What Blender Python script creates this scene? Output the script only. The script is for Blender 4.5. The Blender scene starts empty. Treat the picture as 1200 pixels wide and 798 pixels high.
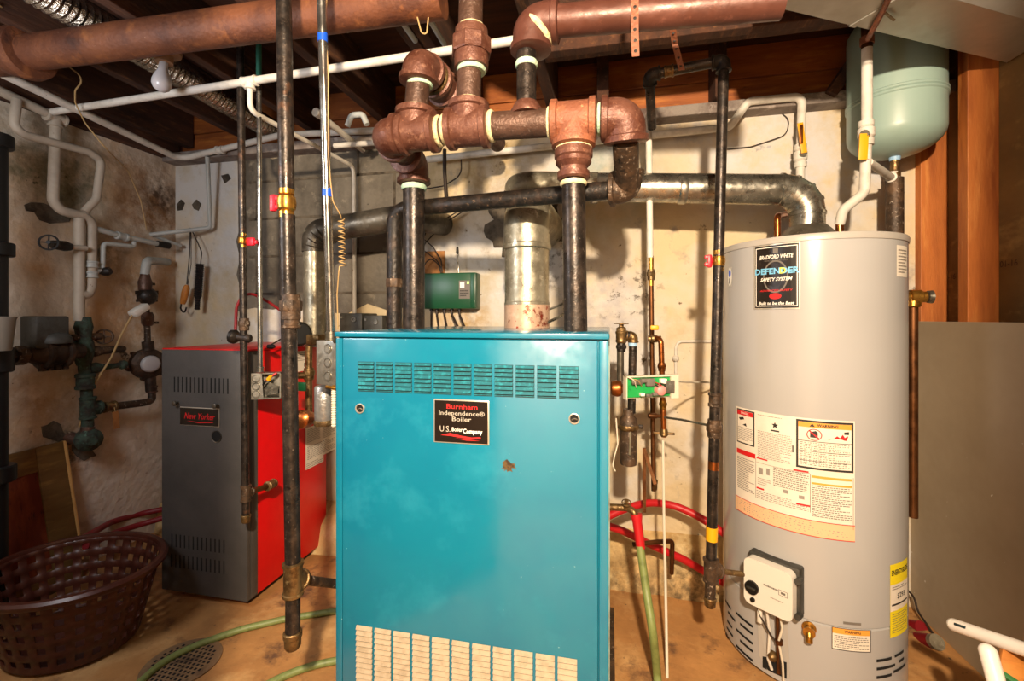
import bpy, bmesh, math, random
from mathutils import Vector, Matrix
random.seed(7)
V = Vector
SC = bpy.context.scene
COL = SC.collection
PI = math.pi
# ---------------------------------------------------------------- camera model
F = 533.0; HY = 372.0; EYE = 1.15; TH = math.radians(12.2)
CT, ST = math.cos(TH), math.sin(TH)
def ray(px, py):
    a = (px-600)/F
    return V((a*CT-ST, a*ST+CT, (HY-py)/F))
def P(px, py, d=None, X=None, Y=None, Z=None):
    """where the sight line of a photo pixel meets a plane of the room"""
    r = ray(px, py)
    if X is not None: d = X/r.x
    elif Y is not None: d = Y/r.y
    elif Z is not None: d = (Z-EYE)/r.z
    return V((0, 0, EYE)) + r*d
def camw_x(x, y): return (x*CT-y*ST, x*ST+y*CT)
# ---------------------------------------------------------------- materials
def lin(c):
    if isinstance(c, str):
        c = c.lstrip('#'); c = [int(c[i:i+2], 16)/255 for i in (0, 2, 4)]
    return [x/12.92 if x <= .04045 else ((x+.055)/1.055)**2.4 for x in c] + [1]
MATS = {}
def mat(name, col, rough=.5, metal=0, spots=(), bump=0, bscale=60, stretch=(1, 1, 1), coat=0, spec=.5, rvar=0, trans=0, emit=None):
    m = bpy.data.materials.new(name); m.use_nodes = True
    nt = m.node_tree; N = nt.nodes; L = nt.links
    b = N['Principled BSDF']
    b.inputs['Roughness'].default_value = rough; b.inputs['Metallic'].default_value = metal
    b.inputs['Specular IOR Level'].default_value = spec
    if coat: b.inputs['Coat Weight'].default_value = coat; b.inputs['Coat Roughness'].default_value = .15
    if trans: b.inputs['Transmission Weight'].default_value = trans
    b.inputs['Base Color'].default_value = lin(col)
    if emit: b.inputs['Emission Color'].default_value = lin(col); b.inputs['Emission Strength'].default_value = emit
    tc = N.new('ShaderNodeTexCoord'); mp = N.new('ShaderNodeMapping')
    mp.inputs['Scale'].default_value = stretch
    L.new(tc.outputs['Object'], mp.inputs['Vector'])
    cur = None
    for i, (c2, scale, lo, hi, det) in enumerate(spots):
        nz = N.new('ShaderNodeTexNoise'); nz.inputs['Scale'].default_value = scale; nz.inputs['Detail'].default_value = det
        nz.inputs['Roughness'].default_value = .65
        if i: 
            mm = N.new('ShaderNodeMapping'); mm.inputs['Location'].default_value = (3.1*i, 1.7*i, 5.3*i)
            L.new(mp.outputs[0], mm.inputs[0]); L.new(mm.outputs[0], nz.inputs['Vector'])
        else: L.new(mp.outputs[0], nz.inputs['Vector'])
        rp = N.new('ShaderNodeValToRGB'); rp.color_ramp.elements[0].position = lo; rp.color_ramp.elements[1].position = hi
        L.new(nz.outputs['Fac'], rp.inputs['Fac'])
        mx = N.new('ShaderNodeMix'); mx.data_type = 'RGBA'
        L.new(rp.outputs['Color'], mx.inputs['Factor'])
        if cur is None: mx.inputs[6].default_value = lin(col)
        else: L.new(cur, mx.inputs[6])
        mx.inputs[7].default_value = lin(c2); cur = mx.outputs[2]
    if cur is not None: L.new(cur, b.inputs['Base Color'])
    if rvar:
        nz = N.new('ShaderNodeTexNoise'); nz.inputs['Scale'].default_value = 35; nz.inputs['Detail'].default_value = 4
        L.new(mp.outputs[0], nz.inputs['Vector'])
        mr = N.new('ShaderNodeMapRange'); mr.inputs['From Min'].default_value = .3; mr.inputs['From Max'].default_value = .7
        mr.inputs['To Min'].default_value = max(.03, rough-rvar); mr.inputs['To Max'].default_value = min(1, rough+rvar)
        L.new(nz.outputs['Fac'], mr.inputs['Value']); L.new(mr.outputs[0], b.inputs['Roughness'])
    if bump:
        nz = N.new('ShaderNodeTexNoise'); nz.inputs['Scale'].default_value = bscale; nz.inputs['Detail'].default_value = 6
        L.new(mp.outputs[0], nz.inputs['Vector'])
        bp = N.new('ShaderNodeBump'); bp.inputs['Strength'].default_value = bump; bp.inputs['Distance'].default_value = .01
        L.new(nz.outputs['Fac'], bp.inputs['Height']); L.new(bp.outputs[0], b.inputs['Normal'])
    MATS[name] = m
    return m
M = MATS
# setting
mat('wall_back', '#cdb994', .85, spots=[('#c9c7c3', 1.6, .45, .62, 4), ('#b9a784', 3.2, .5, .7, 7), ('#a2988b', 5, .60, .68, 9), ('#967548', 3.1, .64, .76, 10), ('#54432f', 7, .665, .70, 12), ('#6b563c', 26, .68, .72, 8)], bump=.7, bscale=18)
mat('wall_left', '#c9bba8', .9, spots=[('#b3a28d', 3, .4, .7, 8), ('#c09d74', 2.2, .5, .7, 7), ('#dcd2c4', 9, .55, .72, 8), ('#4a4034', 3.3, .665, .69, 12), ('#6b5236', 9, .65, .72, 10), ('#3f3a30', 40, .69, .73, 6)], bump=1.0, bscale=26)
mat('bare_block', '#6e675c', .95, spots=[('#4a443b', 4, .4, .65, 8), ('#8c8373', 13, .58, .72, 9), ('#2e2a25', 30, .66, .72, 6)], bump=.7, bscale=30)
mat('mortar_grey', '#5b5245', .95, spots=[('#3c342a', 14, .45, .6, 8)], bump=.8, bscale=40)
mat('concrete_ledge', '#cfae78', .9, spots=[('#a3814d', 5, .45, .7, 8), ('#e3cd9c', 9, .5, .7, 8), ('#5a4630', 14, .64, .72, 10)], bump=1.0, bscale=20)
mat('floor', '#b5834c', .75, spots=[('#8c6036', 2, .4, .65, 6), ('#cba26b', 4.5, .5, .72, 9), ('#644630', 7, .56, .68, 10), ('#46342a', 30, .64, .72, 6)], bump=.6, bscale=16)
mat('joist', '#4a2a17', .85, spots=[('#2c180d', 3, .4, .65, 8), ('#6b4526', 9, .55, .72, 8), ('#8a6e50', 14, .68, .74, 6)], stretch=(6, 1, 6), bump=.3, bscale=14)
mat('rim', '#a35a22', .65, spots=[('#7d4016', 2, .4, .65, 8), ('#bd7430', 5, .52, .72, 8), ('#3f1e0b', 9, .64, .72, 8)], stretch=(1, 4, 7), bump=.2, bscale=14)
mat('subfloor', '#4b2813', .85, spots=[('#2f180b', 3, .4, .65, 8)], stretch=(1, 8, 1))
mat('stud', '#b4682c', .6, spots=[('#8f4a1b', 2.5, .45, .65, 8), ('#cb8442', 5, .55, .72, 7), ('#4f240d', 11, .68, .73, 5)], stretch=(5, 5, .6), bump=.15)
mat('sheath', '#77592c', .8, spots=[('#5c421d', 2, .4, .7, 6), ('#8a6c3a', 7, .55, .7, 8)], stretch=(1, 1, 2))
mat('panel', '#a8977f', .55, spots=[('#9a8972', 2, .4, .7, 4), ('#d8d0c4', 26, .735, .76, 3)], rvar=.1, spec=.3)
mat('sill', '#8a8078', .9, spots=[('#5a4a44', 6, .45, .65, 8), ('#b4aaa2', 12, .58, .7, 8)], bump=.5)
mat('jamb', '#8d8272', .9, spots=[('#7c715f', 3, .4, .7, 6)])
# metals
mat('iron', '#27221f', .36, .5, spots=[('#453b34', 30, .45, .64, 6), ('#75695e', 140, .62, .72, 4), ('#5e4230', 14, .64, .73, 6), ('#0f0d0c', 40, .62, .7, 5)], rvar=.12, bump=.1, bscale=160)
mat('iron_dull', '#1f1a16', .48, .35, spots=[('#3e3027', 26, .5, .68, 6), ('#6a5543', 80, .62, .70, 4)], rvar=.12, bump=.25, bscale=90)
mat('iron_old', '#3a2d22', .55, .35, spots=[('#5d4632', 22, .45, .65, 6), ('#9a8b7c', 75, .60, .68, 5), ('#15110e', 34, .6, .7, 5)], bump=.3, bscale=80)
mat('rust_fit', '#6c4638', .45, .3, spots=[('#553024', 16, .42, .62, 6), ('#8b6350', 45, .56, .7, 5), ('#a8755a', 140, .66, .74, 3)], rvar=.12, bump=.22, bscale=110)
mat('rust_orange', '#7e4c36', .6, .2, spots=[('#965a3e', 18, .45, .65, 6), ('#b98a62', 60, .6, .7, 5), ('#5a3226', 9, .6, .72, 6)], bump=.35, bscale=110)
mat('rust_pipe', '#5b4236', .5, .4, spots=[('#453127', 16, .42, .64, 6), ('#8a7468', 60, .6, .7, 5), ('#cdb9a2', 18, .70, .74, 3)], rvar=.12, bump=.25, bscale=110)
mat('brown_main', '#633c31', .42, .25, spots=[('#523026', 7, .42, .66, 6), ('#7d5042', 26, .58, .72, 5), ('#c9bba9', 60, .735, .76, 4)], rvar=.1, bump=.1, bscale=60)
mat('drain_rust', '#74452b', .62, .2, spots=[('#553020', 6, .42, .64, 6), ('#8a5530', 16, .55, .7, 6), ('#b99a7e', 55, .73, .76, 4), ('#38211a', 4, .62, .72, 5)], bump=.3, bscale=70)
mat('galv', '#a8a59b', .3, .92, spots=[('#8b877c', 14, .42, .62, 5), ('#c3bfb2', 50, .56, .68, 4)], rvar=.12, bump=.06, bscale=30)
mat('galv_old', '#b4ad98', .38, .75, spots=[('#8d8674', 12, .42, .64, 6), ('#cfc8b3', 45, .55, .68, 5), ('#4a3a2a', 18, .70, .735, 8)], rvar=.12, bump=.15, bscale=40)
mat('galv_dark', '#6d665a', .45, .7, spots=[('#4c463d', 12, .42, .64, 6), ('#8f8778', 55, .62, .7, 5)], rvar=.12, bump=.1)
mat('duct_steel', '#b3b0a8', .38, .45, spots=[('#a09d95', 3, .4, .66, 5), ('#cbc8bd', 9, .64, .74, 7)], rvar=.1)
mat('foil', '#b5ada0', .22, .95, spots=[('#7d7264', 12, .45, .65, 4)], bump=.5, bscale=120)
mat('emt', '#b9b7b2', .22, .95, rvar=.08, spots=[('#9a9892', 20, .45, .65, 4)])
mat('steel_box', '#a09c92', .42, .8, spots=[('#817d73', 25, .45, .62, 5), ('#c4c0b4', 60, .62, .7, 3)], rvar=.1)
mat('dark_box', '#4a4945', .55, .4, spots=[('#37352f', 20, .45, .65, 5)])
mat('brass', '#b98a3e', .3, .9, spots=[('#8f6527', 28, .48, .66, 5)], rvar=.1, bump=.1)
mat('brass_old', '#7d6440', .42, .75, spots=[('#543f26', 28, .45, .62, 6), ('#a08a60', 60, .6, .7, 4)], rvar=.12, bump=.25, bscale=90)
mat('copper', '#a4602f', .32, .9, spots=[('#7c4120', 18, .45, .65, 5), ('#c8854d', 50, .6, .7, 4)], rvar=.1)
mat('copper_dark', '#6b4426', .42, .8, spots=[('#4a2d17', 16, .45, .65, 5)], rvar=.1)
mat('verdigris', '#34463a', .8, .15, spots=[('#28231c', 28, .42, .6, 7), ('#547868', 40, .6, .7, 6)], bump=.5, bscale=90)
mat('meter_bronze', '#3a2c22', .55, .5, spots=[('#55402f', 24, .5, .66, 6), ('#221a14', 12, .5, .7, 5)], bump=.35, bscale=80)
# paints, plastics
mat('white_pipe', '#cfcac0', .55, spots=[('#b3aca0', 12, .5, .7, 6), ('#8f7a62', 40, .71, .74, 5)], bump=.1, bscale=60)
mat('tan_pipe', '#a89d8d', .6, spots=[('#94897a', 8, .45, .68, 6), ('#6b5a48', 40, .68, .73, 5)], bump=.15, bscale=60)
mat('grey_pipe', '#a6aaa6', .5, spots=[('#8d8f8a', 12, .5, .7, 6), ('#6f5b48', 40, .71, .74, 5)], bump=.12, bscale=60)
mat('dope_cream', '#d8cda2', .7, spots=[('#b9a877', 60, .5, .66, 5)], bump=.4, bscale=120)
mat('dope_mint', '#a9c9b0', .7, spots=[('#d8d3b4', 60, .5, .66, 5)], bump=.4, bscale=120)
mat('blue_enamel', '#12738d', .17, .0, spots=[('#0d6987', 2.2, .4, .65, 4), ('#2a88a0', 5, .52, .8, 7), ('#86b8ba', 60, .735, .75, 4)], rvar=.05, spec=.75)
mat('blue_side', '#8fa9a4', .4, 0, spots=[('#6b6a5c', 10, .5, .68, 6)])
mat('louver_dark', '#0e5d69', .5, spots=[('#1b7f8c', 90, .5, .66, 4)])  # upper louvres: the dark ceiling's reflection is put into this deep teal
mat('slot_black', '#0d2529', .8)
mat('louver_sheen', '#a89880', .8, spots=[('#94856d', 50, .45, .66, 5)])  # lower louvres: cream colour holds the bright reflection on their slopes
mat('boiler_red', '#d9060e', .38, spots=[('#c4040b', 3, .45, .7, 4), ('#d9b6a6', 75, .75, .765, 3)], spec=.5)
mat('grey_enamel', '#4b4846', .5, spots=[('#413f3d', 4, .45, .68, 5), ('#a8a49c', 75, .735, .75, 4)], rvar=.06, bump=.06, bscale=200)
mat('black', '#0b0b0b', .6)
mat('hole', '#050505', .9)
mat('black_plastic', '#060606', .5)
mat('heater_enamel', '#a6a5a4', .2, spots=[('#9f9e9d', 1.5, .4, .7, 3)], spec=.5)
mat('heater_trim', '#a9a49d', .35)
mat('tank_grey', '#8ea59c', .38, spots=[('#849b92', 3, .45, .7, 4)], spec=.5)
mat('rubber_white', '#d9d4ca', .5)
mat('paper', '#dfd6c8', .6, spots=[('#d3c9b8', 8, .45, .7, 4)])
mat('ink', '#2a2522', .6)
mat('ink_soft', '#8f877e', .7)
mat('ink_red', '#c4191c', .6)
mat('ink_orange', '#e39a3c', .6)
mat('ink_peach', '#e0b58c', .7)
mat('ink_yellow', '#e6d21e', .5)
mat('ink_white', '#e8e4da', .5)
mat('ink_blue', '#6fb3d9', .5)
mat('ink_green', '#c4cf5a', .5)
mat('ink_grey', '#6b655e', .6)
mat('plate_black', '#1a120c', .3, spec=.6)
mat('plate_rim', '#cdc6b8', .3, .6)
mat('red_handle', '#d0142a', .4)
mat('yellow_handle', '#e0a010', .45)
mat('tape_blue', '#1550c8', .4)
mat('tape_pale', '#8fb4d4', .5)
mat('green_box', '#0f4a2c', .35, spots=[('#0c3f26', 3, .4, .7, 3)])
mat('pcb', '#1f9a4c', .4, spots=[('#168042', 30, .5, .6, 3)])
mat('pink', '#d88a86', .5)
mat('led', '#a8ff60', .4, emit=3)
mat('hose_red', '#b3141c', .45)
mat('hose_green', '#76824a', .5, spots=[('#65713d', 40, .5, .65, 3)])
mat('basket', '#4a2318', .38, spots=[('#3a1a12', 6, .45, .7, 4)])
mat('bulb', '#b9b6b8', .25, spec=.6)
mat('porcelain', '#8c6848', .5)
mat('wire_dark', '#2b2018', .6)
mat('wire_tan', '#a98c5d', .6)
mat('wire_white', '#cfc6b4', .5)
mat('wire_red', '#7e1019', .5)
mat('board', '#6f5228', .55, spots=[('#573c18', 2, .45, .66, 6), ('#8a6a34', 6, .55, .72, 5)], stretch=(1, 1, 6), bump=.1)
mat('board_red', '#6b2a12', .6, spots=[('#8e4420', 5, .45, .66, 6), ('#3c160a', 10, .6, .7, 4)], stretch=(1, 4, 1))
mat('board_edge', '#c89a5c', .55, spots=[('#b38245', 6, .45, .66, 5)])
mat('pvc', '#e4ddd2', .4, spots=[('#d4ccbf', 10, .5, .7, 4)])
mat('green_edge', '#2c6a34', .6)
mat('orange_wood', '#c07a2e', .6, spots=[('#9c5a1f', 8, .45, .66, 5)], stretch=(1, 6, 1))
mat('clear_cup', '#8f897e', .4, trans=.3)
mat('white_plastic', '#d6d2c8', .4)
mat('card', '#a06c38', .8, spots=[('#87562a', 12, .5, .66, 5)])
mat('valve_white', '#ddd6cc', .4)
mat('silver_wrap', '#9d9c9a', .35, .6, spots=[('#7a7772', 14, .45, .65, 5)], bump=.4)
mat('bristle', '#1a0f0c', .9, bump=.8, bscale=150)
mat('chip', '#5a4420', .8, spots=[('#33240f', 60, .5, .6, 4)])
mat('drain_iron', '#7c6044', .8, .1, spots=[('#94754f', 20, .45, .66, 5), ('#4a3826', 12, .55, .7, 6)])
mat('green_paint', '#2d6a58', .5)
mat('dial_grey', '#aaa8a8', .4)
mat('ink_pale', '#aba598', .5)
mat('hall_wall', '#d8d2c4', .8)
def stain(name, c, r, col, k=1.0, scale=9, lo=.38, hi=.62):
    """a ragged patch of colour on a wall: stains, and some painted cool light"""
    m = MATS[name]; nt = m.node_tree; N = nt.nodes; L = nt.links; b = N['Principled BSDF']
    src = b.inputs['Base Color'].links[0].from_socket
    tc = N.new('ShaderNodeTexCoord'); vd = N.new('ShaderNodeVectorMath'); vd.operation = 'DISTANCE'
    vd.inputs[1].default_value = c; L.new(tc.outputs['Object'], vd.inputs[0])
    mr = N.new('ShaderNodeMapRange'); mr.inputs['From Min'].default_value = r; mr.inputs['From Max'].default_value = r*.35
    L.new(vd.outputs['Value'], mr.inputs['Value'])
    nz = N.new('ShaderNodeTexNoise'); nz.inputs['Scale'].default_value = scale; nz.inputs['Detail'].default_value = 9; nz.inputs['Roughness'].default_value = .7
    L.new(tc.outputs['Object'], nz.inputs['Vector'])
    r2 = N.new('ShaderNodeMapRange'); r2.inputs['From Min'].default_value = lo; r2.inputs['From Max'].default_value = hi
    L.new(nz.outputs['Fac'], r2.inputs['Value'])
    mu = N.new('ShaderNodeMath'); mu.operation = 'MULTIPLY'; L.new(mr.outputs[0], mu.inputs[0]); L.new(r2.outputs[0], mu.inputs[1])
    m2 = N.new('ShaderNodeMath'); m2.operation = 'MULTIPLY'; m2.inputs[1].default_value = k; L.new(mu.outputs[0], m2.inputs[0])
    mx = N.new('ShaderNodeMix'); mx.data_type = 'RGBA'; L.new(m2.outputs[0], mx.inputs['Factor']); L.new(src, mx.inputs[6]); mx.inputs[7].default_value = lin(col)
    L.new(mx.outputs[2], b.inputs['Base Color'])
stain('wall_left', P(180, 240, X=-2.39), .34, '#7a5227', .9)
stain('wall_left', P(190, 232, X=-2.39), .14, '#3d2410', .9, 22)
stain('wall_left', P(50, 190, X=-2.39), .30, '#45482c', .8, 6)
stain('wall_left', P(90, 215, X=-2.39), .22, '#3f442b', .8, 7)
stain('wall_left', P(125, 300, X=-2.39), .14, '#33402f', .9, 10)
stain('wall_left', P(190, 360, X=-2.39), .42, '#a3784a', .7, 5)
stain('wall_left', P(60, 500, X=-2.39), .40, '#8a6a48', .6, 5)
stain('wall_left', P(110, 560, X=-2.39), .40, '#cfc6ba', .9, 12)
stain('wall_left', P(85, 525, X=-2.39), .16, '#2a241c', .9, 16)
stain('wall_back', P(715, 205, Y=2.1), .30, '#6f8a80', .6, 7)
stain('wall_back', P(560, 190, Y=2.1), .40, '#8c6f34', .8, 5)
stain('wall_back', P(700, 355, Y=2.1), .28, '#a9a3a6', .8, 9)
stain('wall_back', P(735, 345, Y=2.1), .20, '#4a3c2e', .8, 24, .55, .62)
stain('wall_back', P(545, 370, Y=2.1), .16, '#b08a4c', .8, 14)
stain('wall_back', P(640, 300, Y=2.1), .24, '#4e4436', .8, 20, .5, .6)
stain('wall_back', P(890, 160, Y=2.1), .45, '#c9c9cc', .9, 4)  # cool light of the upper right wall painted in, no stain
stain('wall_back', P(980, 210, Y=2.1), .40, '#c4c4c8', .9, 4)  # more of that bluish light put into the wall colour
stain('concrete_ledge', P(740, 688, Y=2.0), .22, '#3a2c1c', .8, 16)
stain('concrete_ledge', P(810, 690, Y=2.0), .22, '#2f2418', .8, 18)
# ---------------------------------------------------------------- geometry
def frame(d):
    d = d.normalized()
    a = V((0, 0, 1)) if abs(d.z) < .9 else V((1, 0, 0))
    x = a.cross(d).normalized(); y = d.cross(x)
    return x, y, d
class B:
    def __init__(s): s.bm = bmesh.new()
    def rings(s, rows, cap0=True, cap1=True, closed=False):
        bm = s.bm
        vs = [[bm.verts.new(p) for p in r] for r in rows]
        n = len(rows[0])
        rng = range(len(vs)) if closed else range(len(vs)-1)
        for i in rng:
            a, b = vs[i], vs[(i+1) % len(vs)]
            for k in range(n):
                bm.faces.new((a[k], a[(k+1) % n], b[(k+1) % n], b[k]))
        if not closed:
            if cap0: bm.faces.new(vs[0][::-1])
            if cap1: bm.faces.new(vs[-1])
        return s
    def lathe(s, p, d, prof, seg=24, cap0=True, cap1=True, rot=0):
        x, y, z = frame(V(d)); p = V(p)
        rows = [[p+z*t+(x*math.cos(rot+2*PI*k/seg)+y*math.sin(rot+2*PI*k/seg))*max(r, 1e-4) for k in range(seg)] for t, r in prof]
        return s.rings(rows, cap0, cap1)
    def cyl(s, a, b, r, seg=20, r2=None):
        a, b = V(a), V(b); L = (b-a).length
        return s.lathe(a, b-a, [(0, r), (L, r if r2 is None else r2)], seg)
    def path(s, pts, bend=.03, nb=7):
        pts = [V(p) for p in pts]; out = [pts[0]]
        for i in range(1, len(pts)-1):
            a, b, c = pts[i-1], pts[i], pts[i+1]
            u = (a-b); v = (c-b); lu, lv = u.length, v.length
            if lu < 1e-6 or lv < 1e-6: continue
            u /= lu; v /= lv
            ang = PI - u.angle(v)
            if ang < .03: out.append(b); continue
            t = min(bend*math.tan(ang/2), .48*lu, .48*lv)
            p0, p1 = b+u*t, b+v*t
            rr = t/math.tan(ang/2)
            bis = (u+v).normalized(); cen = b+bis*math.sqrt(rr*rr+t*t)
            e0, e1 = p0-cen, p1-cen
            for k in range(nb+1):
                f = k/nb
                w = math.sin(ang)
                out.append(cen+(e0*math.sin((1-f)*ang)+e1*math.sin(f*ang))/w)
        out.append(pts[-1])
        return out
    def tube(s, pts, r, bend=.03, seg=16, nb=7, cap=True, rfun=None):
        pts = s.path(pts, bend, nb)
        q = [pts[0]]
        for p in pts[1:]:
            if (p-q[-1]).length > 1e-5: q.append(p)
        pts = q
        tang = []
        for i in range(len(pts)):
            a = pts[max(0, i-1)]; b = pts[min(len(pts)-1, i+1)]
            tang.append((b-a).normalized())
        x, y, _ = frame(tang[0]); rows = []
        for i, p in enumerate(pts):
            t = tang[i]
            x = (x-t*x.dot(t)).normalized(); y = t.cross(x)
            rr = r if rfun is None else rfun(i/(len(pts)-1))
            k2 = 1
            rows.append([p+(x*math.cos(2*PI*k/seg)+y*math.sin(2*PI*k/seg))*rr for k in range(seg)])
        return s.rings(rows, cap, cap)
    def box(s, c, size, R=None, bevel=0):
        bm = bmesh.new(); bmesh.ops.create_cube(bm, size=1)
        for v in bm.verts: v.co = V((v.co.x*size[0], v.co.y*size[1], v.co.z*size[2]))
        if bevel: bmesh.ops.bevel(bm, geom=bm.edges[:], offset=bevel, segments=2, affect='EDGES', profile=.5)
        mtx = Matrix.Translation(V(c))
        if R is not None: mtx = mtx @ R.to_4x4()
        bm.transform(mtx); s.join(bm); return s
    def span(s, a, b, bevel=0):
        a, b = V(a), V(b)
        return s.box((a+b)/2, (abs(b.x-a.x), abs(b.y-a.y), abs(b.z-a.z)), None, bevel)
    def bar(s, a, b, w, h, up=V((0, 0, 1)), bevel=0):
        a, b = V(a), V(b); d = (b-a); L = d.length; d.normalize()
        side = d.cross(up).normalized(); u = side.cross(d)
        R = Matrix((d, side, u)).transposed()
        return s.box((a+b)/2, (L, w, h), R, bevel)
    def join(s, other):
        me = bpy.data.meshes.new('tmp'); other.to_mesh(me); s.bm.from_mesh(me); bpy.data.meshes.remove(me); other.free()
    def torus(s, p, d, R, r, seg=32, ts=10, sx=1, sy=1):
        x, y, z = frame(V(d)); p = V(p); rows = []
        for i in range(seg):
            a = 2*PI*i/seg; o = x*math.cos(a)*sx+y*math.sin(a)*sy
            rows.append([p+o*R+(o.normalized()*math.cos(2*PI*k/ts)+z*math.sin(2*PI*k/ts))*r for k in range(ts)])
        return s.rings(rows, closed=True)
    def ball(s, p, r, seg=20, squash=1):
        n = 12
        return s.lathe(V(p)-V((0, 0, r*squash)), (0, 0, 1), [(r*squash*(1-math.cos(PI*i/n)), r*math.sin(PI*i/n)) for i in range(n+1)], seg)
    def poly(s, pts, off):
        pts = [V(p) for p in pts]; off = V(off)
        return s.rings([pts, [p+off for p in pts]])
    def sheet(s, pts):
        s.bm.faces.new([s.bm.verts.new(V(p)) for p in pts]); return s
def wloc(o):
    p = V((0, 0, 0))
    while o is not None:
        p = p+o.location; o = o.parent
    return p
def obj(name, b, m, parent=None, smooth=True, angle=38, label=None):
    bm = b.bm if isinstance(b, B) else b
    bmesh.ops.recalc_face_normals(bm, faces=bm.faces[:])
    base = wloc(parent) if parent else V((0, 0, 0))
    if base.length: bm.transform(Matrix.Translation(-base))
    me = bpy.data.meshes.new(name); bm.to_mesh(me); bm.free()
    me.materials.append(M[m] if isinstance(m, str) else m)
    if smooth:
        for p in me.polygons: p.use_smooth = True
        me.set_sharp_from_angle(angle=math.radians(angle))
    o = bpy.data.objects.new(name, me); COL.objects.link(o)
    if parent: o.parent = parent
    if label: o['label'] = label
    return o
def thing(name, label, cat, loc=(0, 0, 0), group=None):
    o = bpy.data.objects.new(name, None); COL.objects.link(o)
    o.empty_display_size = .05
    o.location = V(loc); o['label'] = label; o['category'] = cat
    if group: o['group'] = group
    return o
def tag(o, label, cat, group=None):
    o['label'] = label; o['category'] = cat
    if group: o['group'] = group
    return o
def struct(name, b, m, parent=None, smooth=False, label=None):
    o = obj(name, b, m, parent, smooth)
    if not parent: o['kind'] = 'structure'
    if label: o['label'] = label
    return o
def solo(name, b, m, label, cat, group=None):
    return tag(obj(name, b, m), label, cat, group)
# fittings -------------------------------------------------------
UP = V((0, 0, 1)); DN = V((0, 0, -1)); RT = V((1, 0, 0)); LF = V((-1, 0, 0)); BK = V((0, 1, 0)); FR = V((0, -1, 0))
def ring(root, p, d, r, w, m, name='sealant_ring'):
    d = V(d).normalized()
    return obj(name, B().lathe(V(p)-d*w/2, d, [(0, r*.93), (w*.25, r), (w*.6, r*1.02), (w, r*.95)]), m, root)
def coupling(root, p, d, r, L, m, name='coupling'):
    d = V(d).normalized(); e = r*.14
    return obj(name, B().lathe(V(p)-d*L/2, d, [(0, r), (e*.6, r+e), (L*.22, r+e), (L*.26, r), (L*.74, r), (L*.78, r+e), (L-e*.6, r+e), (L, r)]), m, root)
def hexnut(root, p, d, r, L, m, name='union', n=8):
    d = V(d).normalized()
    b = B().lathe(V(p)-d*L/2, d, [(0, r*.82), (L*.12, r*.84), (L*.38, r*.84)], 24)
    b.lathe(V(p)-d*L*.16, d, [(0, r*.95), (.004, r), (L*.42-.004, r), (L*.42, r*.95)], n)
    b.lathe(V(p)+d*L*.26, d, [(0, r*.84), (L*.24, r*.8)], 24)
    return obj(name, b, m, root, angle=25)
def capend(root, p, d, r, L, m, name='pipe_cap'):
    d = V(d).normalized(); e = r*.12
    return obj(name, B().lathe(V(p), d, [(0, r), (e, r+e), (L*.3, r+e), (L*.36, r), (L*.8, r*.98), (L*.95, r*.8), (L, r*.4)]), m, root)
def elbow(root, p, din, dout, r, arm, m, bandw=None, name='elbow'):
    """din: direction of travel into the fitting, dout: out of it; p is the corner"""
    p = V(p); din = V(din).normalized(); dout = V(dout).normalized()
    b = B().tube([p-din*arm, p, p+dout*arm], r, bend=arm*.86, seg=22, nb=10)
    w = bandw or r*.42; e = r*.13
    for q, d in ((p-din*arm, din), (p+dout*arm, -dout)):
        b.lathe(q-d*.0008, d, [(0, r*.98), (e*.5, r+e), (w-e*.6, r+e), (w, r*.97)], 24)
    return obj(name, b, m, root)
def tee(root, p, ax, br, r, half, blen, m, name='tee', br_r=None):
    p = V(p); ax = V(ax).normalized(); br = V(br).normalized(); e = r*.13; w = r*.42; q = br_r or r
    b = B().lathe(p-ax*half, ax, [(0, r*.98), (e*.5, r+e), (w-e*.5, r+e), (w, r), (2*half-w, r), (2*half-w+e*.5, r+e), (2*half-e*.5, r+e), (2*half, r*.98)])
    b.lathe(p, br, [(0, q*.98), (blen-w, q*.98), (blen-w+e*.5, q+e), (blen-e*.5, q+e), (blen, q*.97)])
    return obj(name, b, m, root)
def pipe(root, pts, r, m, bend=.03, name='pipe', seg=18):
    return obj(name, B().tube(pts, r, bend, seg), m, root)
def lever_valve(root, p, ax, r, hdir, hlen, m, hm, hw=.012):
    """ball valve: hex body along ax, lever standing off sideways and running along hdir"""
    p = V(p); ax = V(ax).normalized(); hdir = V(hdir).normalized()
    L = r*5.2
    bd = obj('valve_body', B().lathe(p-ax*L/2, ax, [(0, r*1.25), (L*.2, r*1.25), (L*.22, r*1.05), (L*.3, r*1.45), (L*.5, r*1.6), (L*.7, r*1.45), (L*.78, r*1.05), (L*.8, r*1.25), (L, r*1.25)], 16), m, root, angle=25)
    return bd
def handwheel(parent, p, d, R, m, name='hand_wheel'):
    b = B().torus(p, d, R, R*.13, 20, 8)
    x, y, z = frame(V(d))
    for k in range(4):
        a = PI/2*k
        b.cyl(p, V(p)+(x*math.cos(a)+y*math.sin(a))*R, R*.09, 8)
    b.lathe(V(p)-z*R*.18, z, [(0, R*.25), (R*.36, R*.25)], 10)
    return obj(name, b, m, parent)
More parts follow.
